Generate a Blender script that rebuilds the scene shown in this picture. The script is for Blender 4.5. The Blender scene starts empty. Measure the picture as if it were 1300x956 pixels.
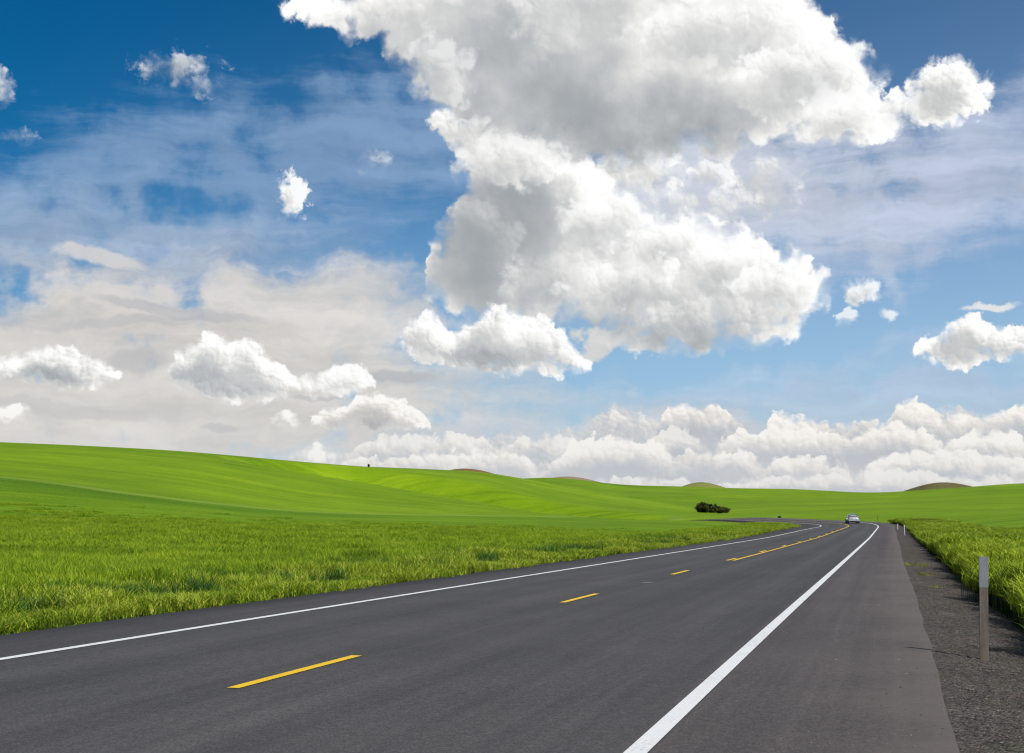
import bpy, bmesh, math, random
import numpy as np
from mathutils import Vector, Matrix

# ------------------------------------------------------------------ camera, sky, sun, exposure
FOCAL = 1805.0           # focal length in photo pixels (a 50 mm lens on 36 mm film)
EYE = 1.55
PITCH = math.atan((650 - 433) / FOCAL)
scene = bpy.context.scene
cam_data = bpy.data.cameras.new("camera")
cam_data.sensor_width = 36.0
cam_data.lens = 36.0 * FOCAL / 1300.0
cam_data.shift_y = -45.0 / 1300.0
cam_data.clip_start = 0.1
cam_data.clip_end = 30000.0
cam = bpy.data.objects.new("camera", cam_data)
scene.collection.objects.link(cam)
cam.location = (0, 0, EYE)
cam.rotation_euler = (math.radians(90) + PITCH, 0, 0)
scene.camera = cam
scene.render.resolution_x, scene.render.resolution_y = 1024, 753
scene.view_settings.view_transform = 'Standard'
scene.view_settings.look = 'None'
scene.view_settings.exposure = 0.0
scene.view_settings.gamma = 1.0
scene.render.film_transparent = False
scene.cycles.use_denoising = True
scene.cycles.max_bounces = 6
scene.cycles.diffuse_bounces = 3
scene.cycles.transparent_max_bounces = 8
scene.cycles.filter_width = 1.2

SUN_EL = math.radians(42)
SUN_AZ = math.radians(150)      # clockwise from +Y, so behind the camera and to its right
SUN_DIR = Vector((math.sin(SUN_AZ) * math.cos(SUN_EL), math.cos(SUN_AZ) * math.cos(SUN_EL), math.sin(SUN_EL)))
sun_data = bpy.data.lights.new("sun", 'SUN')
sun_data.energy = 4.0
sun_data.angle = math.radians(0.53)
sun_data.color = (1.0, 0.955, 0.89)
sun = bpy.data.objects.new("sun", sun_data)
sun.rotation_euler = (-SUN_DIR).to_track_quat('-Z', 'Y').to_euler()
scene.collection.objects.link(sun)


def ray_angles(px, py):
    """azimuth and elevation in degrees of the view direction through a point of the photo"""
    r = (433 - py) / FOCAL
    y = math.cos(PITCH) - r * math.sin(PITCH)
    z = math.sin(PITCH) + r * math.cos(PITCH)
    x = (px - 650) / FOCAL
    return math.degrees(math.atan2(x, y)), math.degrees(math.atan2(z, math.hypot(x, y)))


class Nodes:
    """small helper for writing node trees as expressions"""
    def __init__(self, tree):
        self.t = tree

    def new(self, kind, **kw):
        n = self.t.nodes.new(kind)
        for k, v in kw.items():
            setattr(n, k, v)
        return n

    def put(self, sock, v):
        if isinstance(v, bpy.types.NodeSocket):
            self.t.links.new(v, sock)
        elif v is not None:
            if sock.type == 'RGBA' and len(v) == 3:
                v = (*v, 1)
            sock.default_value = v

    def m(self, op, a, b=None, c=None, clamp=False):
        n = self.new('ShaderNodeMath', operation=op, use_clamp=clamp)
        self.put(n.inputs[0], a)
        if b is not None: self.put(n.inputs[1], b)
        if c is not None: self.put(n.inputs[2], c)
        return n.outputs[0]

    def add(self, a, b): return self.m('ADD', a, b)
    def sub(self, a, b): return self.m('SUBTRACT', a, b)
    def mul(self, a, b): return self.m('MULTIPLY', a, b)
    def mad(self, a, b, c): return self.m('MULTIPLY_ADD', a, b, c)
    def mn(self, a, b): return self.m('MINIMUM', a, b)
    def mx(self, a, b): return self.m('MAXIMUM', a, b)

    def step(self, v, lo, hi, a=0.0, b=1.0, smooth=True):
        n = self.new('ShaderNodeMapRange', interpolation_type='SMOOTHSTEP' if smooth else 'LINEAR')
        for k, x in zip(('Value', 'From Min', 'From Max', 'To Min', 'To Max'), (v, lo, hi, a, b)):
            self.put(n.inputs[k], x)
        return n.outputs[0]

    def vec(self, x, y, z=0.0):
        n = self.new('ShaderNodeCombineXYZ')
        for s, v in zip(n.inputs, (x, y, z)): self.put(s, v)
        return n.outputs[0]

    def sep(self, v):
        n = self.new('ShaderNodeSeparateXYZ'); self.put(n.inputs[0], v)
        return n.outputs

    def vadd(self, a, b, op='ADD'):
        n = self.new('ShaderNodeVectorMath', operation=op)
        self.put(n.inputs[0], a); self.put(n.inputs[1], b)
        return n.outputs[0]

    def noise(self, v, scale, detail=4, rough=0.5, dist=0.0, dim='3D', color=False, lac=2.0):
        n = self.new('ShaderNodeTexNoise', noise_dimensions=dim)
        self.put(n.inputs['Vector'], v); self.put(n.inputs['Scale'], scale)
        n.inputs['Detail'].default_value = detail; n.inputs['Roughness'].default_value = rough
        n.inputs['Distortion'].default_value = dist; n.inputs['Lacunarity'].default_value = lac
        return n.outputs['Color' if color else 'Fac']

    def voro(self, v, scale, detail=3, rough=0.5, feature='F1', smooth=0.5, dim='3D'):
        n = self.new('ShaderNodeTexVoronoi', voronoi_dimensions=dim, feature=feature)
        n.normalize = True
        self.put(n.inputs['Vector'], v); self.put(n.inputs['Scale'], scale)
        n.inputs['Detail'].default_value = detail; n.inputs['Roughness'].default_value = rough
        if feature == 'SMOOTH_F1': n.inputs['Smoothness'].default_value = smooth
        return n.outputs['Distance']

    def mix(self, f, a, b, blend='MIX'):
        n = self.new('ShaderNodeMix', data_type='RGBA', blend_type=blend)
        self.put(n.inputs[0], f); self.put(n.inputs[6], a); self.put(n.inputs[7], b)
        return n.outputs[2]

    def ramp(self, f, stops, interp='LINEAR'):
        n = self.new('ShaderNodeValToRGB')
        r = n.color_ramp; r.interpolation = interp
        while len(r.elements) < len(stops): r.elements.new(0.5)
        for e, (p, c) in zip(r.elements, stops):
            e.position = p; e.color = (*c, 1) if len(c) == 3 else c
        self.put(n.inputs[0], f)
        return n.outputs[0]

    def curve(self, f, pts):
        n = self.new('ShaderNodeFloatCurve')
        c = n.mapping.curves[0]
        while len(c.points) < len(pts): c.points.new(0.5, 0.5)
        for q, (x, y) in zip(c.points, pts):
            q.location = (x, y); q.handle_type = 'AUTO_CLAMPED'
        n.mapping.update()
        self.put(n.inputs['Value'], f)
        return n.outputs[0]


def srgb(r, g, b):
    f = lambda c: c / 255 / 12.92 if c <= 10 else ((c / 255 + 0.055) / 1.055) ** 2.4
    return (f(r), f(g), f(b))


SKY_STRENGTH = 0.1


def sky_ellipse(N, Q, cx, cy, rx, ry, rot=0.0):
    """1 at the centre falling to 0 on the rim; centre and radii given in photo pixels"""
    a, e = ray_angles(cx, cy)
    k = 31.5
    mp = N.new('ShaderNodeMapping', vector_type='TEXTURE')
    mp.inputs['Location'].default_value = (a, e, 0)
    mp.inputs['Rotation'].default_value = (0, 0, math.radians(rot))
    mp.inputs['Scale'].default_value = (rx / k, ry / k, 1)
    N.put(mp.inputs[0], Q)
    ln = N.new('ShaderNodeVectorMath', operation='LENGTH')
    N.put(ln.inputs[0], mp.outputs[0])
    return N.sub(1.0, ln.outputs['Value'])


def cloud_box(c):
    if 'ell' in c:
        cx, cy, rx, ry = c['ell'][:4]
        pts = [(cx - rx, cy - ry), (cx + rx, cy + ry)]
    else:
        pts = c['top'] + c['bot']
    q = [ray_angles(*p) for p in pts]
    pad = 1.6 if c.get('big') else 0.8
    return (min(a for a, e in q) - pad, max(a for a, e in q) + pad, min(e for a, e in q) - pad, max(e for a, e in q) + pad)


def cloud_group(c):
    """one cumulus as a node group: sky colour in, sky colour with the cloud in front of it out"""
    g = bpy.data.node_groups.new("cloud", 'ShaderNodeTree')
    big = c.get('big', False)
    face = g.interface
    face.new_socket('Sky', in_out='INPUT', socket_type='NodeSocketColor')
    face.new_socket('Big' if big else 'Small', in_out='INPUT', socket_type='NodeSocketVector')
    for k in ('NB', 'NS', 'NT', 'EB', 'ES', 'ET', 'Soft', 'Fine', 'Crisp'):
        face.new_socket(k, in_out='INPUT', socket_type='NodeSocketFloat')
    face.new_socket('Color', in_out='OUTPUT', socket_type='NodeSocketColor')
    N = Nodes(g)
    i = N.new('NodeGroupInput').outputs
    o = N.new('NodeGroupOutput')
    nb0, ns0, nt0, eb, es, et, soft, fine, crisp = (i[k] for k in ('NB', 'NS', 'NT', 'EB', 'ES', 'ET', 'Soft', 'Fine', 'Crisp'))
    Q = i['Big' if big else 'Small']

    def outline(Q, cloud):
        """signed depth in degrees inside an outline given by its top and bottom edge"""
        top = [ray_angles(*q) for q in cloud['top']]
        bot = [ray_angles(*q) for q in cloud['bot']]
        a0, a1 = min(top[0][0], bot[0][0]), max(top[-1][0], bot[-1][0])
        q = N.sep(Q)
        f = N.m('DIVIDE', N.sub(q[0], a0), a1 - a0)
        E0, E1 = -4.0, 24.0
        norm = lambda L: [((a - a0) / (a1 - a0), (e - E0) / (E1 - E0)) for a, e in L]
        tv = N.mad(N.curve(f, norm(top)), E1 - E0, E0)
        bv = N.mad(N.curve(f, norm(bot)), E1 - E0, E0)
        s = N.mn(N.sub(tv, q[1]), N.sub(q[1], bv))
        side = N.mn(N.sub(q[0], a0), N.sub(a1, q[0]))
        return N.mn(s, N.mul(side, 1.5))

    def shifted(v, dx, dy):
        return N.vadd(v, (dx, dy, 0))
    off = c.get('off', 1.2 if big else 0.4)
    if 'ell' in c:
        fn = lambda QQ: N.mul(sky_ellipse(N, QQ, *c['ell']), min(c['ell'][2:4]) / 31.5)
    else:
        fn = lambda QQ: outline(QQ, c)
    S0 = fn(Q)
    S1 = fn(shifted(Q, off * 0.70, off * 0.71))
    ab, as_, at_, af = c.get('amp', (1.5, 0.65, 0.14, 0.7) if big else (0.30, 0.60, 0.16, 0.55))
    D = N.mad(N.sub(nb0, 0.70), ab, S0)
    D = N.mad(N.sub(ns0, 0.70), as_, D)
    D = N.mad(N.sub(nt0, 0.72), at_, D)
    D = N.mad(N.sub(fine, 0.5), af, D)
    w = c.get('soft', 0.62 if big else 0.30)
    # light: the sun side of the mass and of every puff on it
    cap = c.get('cap', 2.2 if big else 0.6)
    sunny = N.step(N.mn(S1, cap), -0.35 * cap, cap, 1.0, 0.0)
    alpha = N.step(D, 0.0, N.mul(N.mad(sunny, -0.5, 1.2), N.mul(crisp, w)))
    vis = N.mad(sunny, 0.75, c.get('vis', 0.12 if big else 0.22))
    L = N.mad(sunny, c.get('ks', 0.55), c.get('base', 0.25))
    kb, kS, kT = c.get('ke', (1.6, 0.85, 0.22) if big else (0.5, 1.7, 0.7))
    E = N.mad(eb, kb, N.mad(es, kS, N.mul(et, kT)))
    L = N.mad(E, vis, L)
    if 'grade' in c:
        e0 = ray_angles(650, c['grade'][0])[1]; e1 = ray_angles(650, c['grade'][1])[1]
        L = N.add(L, N.step(N.sep(Q)[1], e0, e1, -c['grade'][2], c['grade'][2]))
    L = N.mad(N.sub(soft, 0.5), c.get('kf', 0.75 if big else 0.35), L)
    L = N.mad(N.sub(fine, 0.5), 0.08 if big else 0.12, L)
    L = N.mad(N.mul(N.step(D, 0.0, 4.0 * w, 1, 0), N.mad(sunny, 0.8, 0.2)), c.get('rim', 0.10), L)
    for (cx, cy, rx, ry, k) in c.get('tone', ()):
        L = N.mad(N.step(sky_ellipse(N, Q, cx, cy, rx, ry), 0.0, 1.0), k, L)
    ramp = N.ramp(L, c.get('ramp', RAMP), 'B_SPLINE')
    n = N.new('ShaderNodeVectorMath', operation='SCALE')
    N.put(n.inputs[0], ramp); n.inputs['Scale'].default_value = 1 / SKY_STRENGTH
    N.put(o.inputs[0], N.mix(N.mul(alpha, c.get('opac', 1.0)), i['Sky'], n.outputs[0]))
    return g


def build_world():
    w = bpy.data.worlds.new("World")
    scene.world = w
    w.use_nodes = True
    t = w.node_tree
    t.nodes.clear()
    N = Nodes(t)
    tc = N.new('ShaderNodeTexCoord')
    d = N.sep(tc.outputs['Generated'])
    az = N.mul(N.m('ARCTAN2', d[0], d[1]), 57.29578)
    el = N.mul(N.m('ARCSINE', d[2]), 57.29578)
    P = N.vec(az, el, 0.0)
    # ---- clear sky
    sky = N.new('ShaderNodeTexSky', sky_type='NISHITA')
    sky.sun_disc = False
    sky.sun_elevation = SUN_EL
    sky.sun_rotation = SUN_AZ
    sky.air_density = 1.0
    sky.dust_density = 0.3
    sky.ozone_density = 1.0
    sky.altitude = 800
    col = N.mix(1.0, sky.outputs[0], SKY_TINT, 'MULTIPLY')
    # a polarising filter on the lens: darker blue high up and to the left
    pol = N.step(N.mad(az, -0.55, el), -12.0, 30.0)
    col = N.mix(pol, col, N.mix(1.0, col, (0.02, 0.37, 0.55), 'MULTIPLY'))
    low = N.step(el, -1.0, 14.0, 1.0, 0.0)
    col = N.mix(N.mul(low, 0.72), col, tuple(x / SKY_STRENGTH for x in srgb(146, 180, 214)))

    # even grey added to the unseen sky so its light stays less blue
    wide = N.mx(N.step(N.m('ABSOLUTE', az), 62.0, 98.0), N.step(el, 30.0, 48.0))
    col = N.mix(N.mul(wide, 0.35), col, tuple(x / SKY_STRENGTH for x in srgb(205, 208, 212)))
    skycol = col
    # ---- shared fields (all in degrees of sky)
    def scaled(v, k):
        n = N.new('ShaderNodeVectorMath', operation='SCALE')
        N.put(n.inputs[0], v); N.put(n.inputs['Scale'], k)
        return n.outputs[0]
    half = (0.5, 0.5, 0.5)
    wv = N.vadd(N.noise(P, 0.30, 4, 0.5, color=True, dim='2D'), half, 'SUBTRACT')
    wf = N.vadd(N.noise(N.vadd(P, (31, 7, 3)), 1.3, 5, 0.62, color=True, dim='2D'), half, 'SUBTRACT')
    ws = N.vadd(N.noise(N.vadd(P, (31, 7, 3)), 1.1, 1.5, 0.45, color=True, dim='2D'), half, 'SUBTRACT')
    PB = N.vadd(N.vadd(P, scaled(wv, 1.9)), scaled(wf, 0.7))       # for the great clouds
    PS = N.vadd(N.vadd(P, scaled(wv, 0.5)), scaled(wf, 0.55))      # for the small ones
    SX, SY = 0.70, 0.71
    def dome(V, scale, seed):
        v = N.m('MINIMUM', N.voro(N.vadd(V, seed), scale, 0, 0.5, 'F1', dim='2D'), 1.0)
        return N.mad(N.mul(v, v), -1.15, 1.0)
    def puffs(Q, octaves, seed, d):
        """round puffs, a size on a size, and how their height falls away from the sun"""
        def f(V):
            tot = None
            for k, (sc, amp) in enumerate(octaves):
                h = dome(V, sc, (seed[0] + 3.7 * k, seed[1] - 5.1 * k, 0))
                tot = N.mul(h, amp) if tot is None else N.mad(h, amp, tot)
            return tot
        n0 = f(Q)
        return n0, N.sub(n0, f(N.vadd(Q, (d * SX, d * SY, 0))))
    QB = N.vadd(N.vadd(P, scaled(ws, 1.1)), scaled(wf, 0.22))
    QS = N.vadd(N.vadd(P, scaled(ws, 0.55)), scaled(wf, 0.14))
    nb0, eb = puffs(QB, ((0.38, 0.62), (0.8, 0.38)), (3, 8), 0.45)
    ns0, es = puffs(QS, ((1.35, 0.62), (2.6, 0.38)), (11, 5), 0.16)
    nt0, et = puffs(QS, ((4.8, 1.0),), (5, 25), 0.07)
    soft = N.noise(N.vadd(P, (77, 3, 9)), 0.36, 2, 0.5, dim='2D')  # broad light and dark inside clouds
    fine = N.noise(N.vadd(PS, (7, 33, 9)), 1.6, 5, 0.62, dim='2D')
    crisp = N.step(N.noise(N.vadd(P, (17, 53, 9)), 0.8, 2, 0.5, dim='2D'), 0.40, 0.66, 0.7, 2.6)

    ellipse = lambda *q: sky_ellipse(N, *q)

    # ---- high thin cloud: a cream sheet low on the left, streaks of cirrus elsewhere
    mp = N.new('ShaderNodeMapping')
    mp.inputs['Rotation'].default_value = (0, 0, math.radians(-14))
    mp.inputs['Scale'].default_value = (0.10, 0.75, 1)
    N.put(mp.inputs[0], N.vadd(P, scaled(wv, 2.2)))
    streak = N.noise(mp.outputs[0], 1.0, 7, 0.6)
    mp = N.new('ShaderNodeMapping')
    mp.inputs['Rotation'].default_value = (0, 0, math.radians(-24))
    mp.inputs['Scale'].default_value = (0.12, 1.0, 1)
    N.put(mp.inputs[0], N.vadd(P, scaled(wv, 0.9)))
    streak2 = N.noise(mp.outputs[0], 1.0, 7, 0.62)
    other = N.mad(streak2, 0.45, N.mul(streak, 0.55))
    def veil(col, shape, gain, lo, hi, opac, c, tex):
        a = N.step(N.add(N.mul(shape, gain), tex), lo, hi)
        cc = N.mix(N.step(other, 0.32, 0.68), tuple(x * 0.86 / SKY_STRENGTH for x in c), tuple(x * 1.12 / SKY_STRENGTH for x in c))
        return N.mix(N.mul(a, opac), col, cc)
    PV = N.vadd(N.vadd(P, scaled(wv, 3.0)), scaled(wf, 0.5))
    def after(v, col):
        """v, evaluated once col is known (keeps few values alive at a time)"""
        return N.vadd(v, scaled(col, 1e-12))
    for (cx, cy, rx, ry, rot, gain, lo, hi, opac, c, tex) in VEILS:
        col = veil(col, N.mx(ellipse(after(PV, col), cx, cy, rx, ry, rot), -1.0), gain, lo, hi, opac, srgb(*c), streak if tex == 1 else streak2)
    # thin layered shelves in the sheet
    PH = N.vadd(N.vadd(P, scaled(wv, 1.2)), scaled(wf, 0.35))
    for (cx, cy, rx, ry, rot, opac, c) in SHELVES:
        mpv = after(PH, col)
        s = ellipse(mpv, cx, cy, rx, ry, rot)
        a = N.step(N.add(s, N.mul(N.sub(streak, 0.5), 1.2)), 0.0, 0.45)
        col = N.mix(N.mul(a, opac), col, tuple(x / SKY_STRENGTH for x in srgb(*c)))

    # ---- cumulus: the sky is divided into fields so that each view ray meets only the clouds near it
    shared = dict(Big=PB, Small=PS, NB=nb0, NS=ns0, NT=nt0, EB=eb, ES=es, ET=et, Soft=soft, Fine=fine, Crisp=crisp)
    groups = [(cloud_group(c), cloud_box(c)) for c in CLOUDS]

    def chain(box):
        c_ = col
        for g, (x0, x1, y0, y1) in groups:
            if x1 < box[0] or x0 > box[1] or y1 < box[2] or y0 > box[3]:
                continue
            n = N.new('ShaderNodeGroup', node_tree=g)
            for k, v in shared.items():
                if k in n.inputs:
                    N.put(n.inputs[k], after(v, c_) if k in ('Big', 'Small') else v)
            N.put(n.inputs['Sky'], c_)
            c_ = n.outputs[0]
        if box[2] < 1:
            c_ = N.mix(N.step(el, 0.0, 5.5, 0.46, 0.0), c_, tuple(x / SKY_STRENGTH for x in srgb(206, 208, 212)))
        return background(c_)

    def background(c_):
        bg = N.new('ShaderNodeBackground')
        N.put(bg.inputs['Color'], c_)
        bg.inputs['Strength'].default_value = SKY_STRENGTH
        return bg.outputs[0]

    def choose(v, edge, below, above):
        n = N.new('ShaderNodeMixShader')
        N.put(n.inputs[0], N.m('GREATER_THAN', v, edge))
        N.put(n.inputs[1], below); N.put(n.inputs[2], above)
        return n.outputs[0]

    def split(v, edges, make):
        """a tree of either-or choices along one angle"""
        if not edges:
            return make[0]()
        k = len(edges) // 2
        return choose(v, edges[k], split(v, edges[:k], make[:k + 1]), split(v, edges[k + 1:], make[k + 1:]))
    A = [-60, -12, -3, 6, 12, 60]
    E = [-0.5, 5.3, 11.5, 50]
    plain = background(skycol)
    rows = []
    for j in range(3):
        cells = [(lambda i=i, j=j: chain((A[i], A[i + 1], E[j], E[j + 1]))) for i in range(5)]
        rows.append(lambda cells=cells: split(az, A[1:-1], cells))
    front = split(el, [E[0], E[1], E[2], E[3]], [lambda: plain] + rows + [lambda: plain])
    inside = N.m('MULTIPLY', N.m('LESS_THAN', N.m('ABSOLUTE', az), 100.0), 1.0)
    n = N.new('ShaderNodeMixShader')
    N.put(n.inputs[0], inside); N.put(n.inputs[1], plain); N.put(n.inputs[2], front)
    out = N.new('ShaderNodeOutputWorld')
    t.links.new(n.outputs[0], out.inputs['Surface'])
    w.cycles.sampling_method = 'MANUAL'
    w.cycles.sample_map_resolution = 512


SKY_TINT = (0.90, 1.0, 1.10)
RAMP = [(0.0, srgb(158, 163, 168)), (0.25, srgb(180, 184, 187)), (0.5, srgb(208, 209, 209)),
        (0.72, srgb(238, 237, 234)), (0.95, (1.0, 1.0, 0.99)), (1.0, (1.06, 1.06, 1.05))]
WARM = [(0.0, srgb(168, 168, 170)), (0.3, srgb(190, 189, 188)), (0.55, srgb(214, 211, 207)),
        (0.8, srgb(240, 236, 229)), (1.0, (1.0, 0.99, 0.96))]
BANK = [(0.0, srgb(180, 185, 193)), (0.3, srgb(198, 200, 204)), (0.55, srgb(221, 218, 214)), (0.8, srgb(243, 239, 232)), (1.0, srgb(255, 252, 246))]
HAZY = [(0.0, srgb(176, 182, 190)), (0.35, srgb(192, 196, 202)), (0.6, srgb(208, 209, 211)), (1.0, srgb(235, 232, 228))]
# (cx, cy, rx, ry, rot, gain, lo, hi, opacity, colour, texture)
VEILS = [
    (650, 640, 2600, 130, 0, 1.6, 0.2, 1.5, 0.8, (196, 206, 218), 1),
    (330, 215, 580, 130, 12, 0.8, 0.45, 1.1, 0.62, (146, 172, 204), 2),
    (60, 290, 460, 90, -4, 1.0, 0.40, 1.2, 0.62, (150, 174, 202), 1),
    (130, 340, 560, 90, 2, 0.9, 0.50, 1.4, 0.60, (176, 186, 204), 1),
    (130, 505, 640, 185, 2, 1.8, 0.40, 1.35, 0.93, (217, 212, 206), 1),
    (330, 395, 330, 66, 4, 1.3, 0.45, 1.35, 0.85, (216, 213, 210), 1),
    (880, 250, 250, 100, 8, 1.2, 0.4, 1.3, 0.9, (212, 216, 226), 2),
    (1030, 265, 440, 125, 10, 1.1, 0.45, 1.3, 0.85, (196, 204, 220), 2),
    (1250, 225, 300, 110, 20, 0.9, 0.40, 1.2, 0.6, (188, 199, 222), 2),
    (1150, 505, 430, 46, 8, 1.0, 0.45, 1.15, 0.60, (184, 202, 224), 2),
    (1060, 470, 300, 30, 12, 0.9, 0.45, 1.15, 0.45, (184, 202, 224), 1),
    (800, 560, 420, 42, 0, 0.8, 0.50, 1.1, 0.75, (205, 208, 214), 1),
    (748, 430, 95, 18, 4, 1.0, 0.40, 0.8, 0.85, (222, 218, 212), 1),
    (1130, 335, 70, 22, -50, 0.8, 0.45, 1.0, 0.5, (200, 210, 225), 2),
]
SHELVES = [
    (125, 326, 62, 15, -8, 0.8, (215, 213, 212)),
    (170, 372, 75, 15, 4, 0.75, (216, 213, 210)),
    (235, 395, 120, 10, -6, 0.55, (178, 180, 186)),
    (160, 410, 130, 9, 5, 0.45, (182, 183, 188)),
    (170, 460, 50, 20, 0, 0.65, (184, 184, 188)),
    (500, 478, 70, 12, 0, 0.7, (180, 182, 186)),
    (80, 520, 140, 12, -3, 0.5, (192, 191, 192)),
    (285, 542, 26, 8, 0, 0.6, (186, 187, 190)),
    (400, 508, 40, 5, 0, 0.6, (186, 187, 190)),
    (1255, 386, 40, 6, 0, 0.9, (232, 233, 232)),
]
def bank(x0, x1, y, h, **kw):
    """a row of far cumulus: flat based, broken into heaps"""
    n = min(22, max(3, int((x1 - x0) / 60)))
    rnd = random.Random(int(y * 7 + x0))
    top = [(x0, y)] + [(x0 + (x1 - x0) * (i + 0.5) / n, y - h * (0.35 + 0.9 * rnd.random())) for i in range(n)] + [(x1, y)]
    bot = [(x0, y + 3), (0.5 * (x0 + x1), y + 8), (x1, y + 3)]
    d = dict(top=top, bot=bot, amp=(0.9, 0.8, 0.15, 0.6), off=0.5, cap=0.8, base=0.12, ks=0.5, ke=(0.5, 1.1, 0.4), vis=0.35, rim=0.1, ramp=BANK, soft=0.22, grade=(y + 2, y - h, 0.28), kf=0.8)
    d.update(kw)
    return d


def puff(x, y, rx, ry, **kw):
    d = dict(ell=(x, y, rx, ry), amp=(0.6, 0.9, 0.14, 0.6), soft=0.75, off=0.7, cap=1.1, base=0.42, ks=0.6, ke=(0.9, 1.15, 0.35), rim=0.05)
    d.update(kw)
    return d


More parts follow.
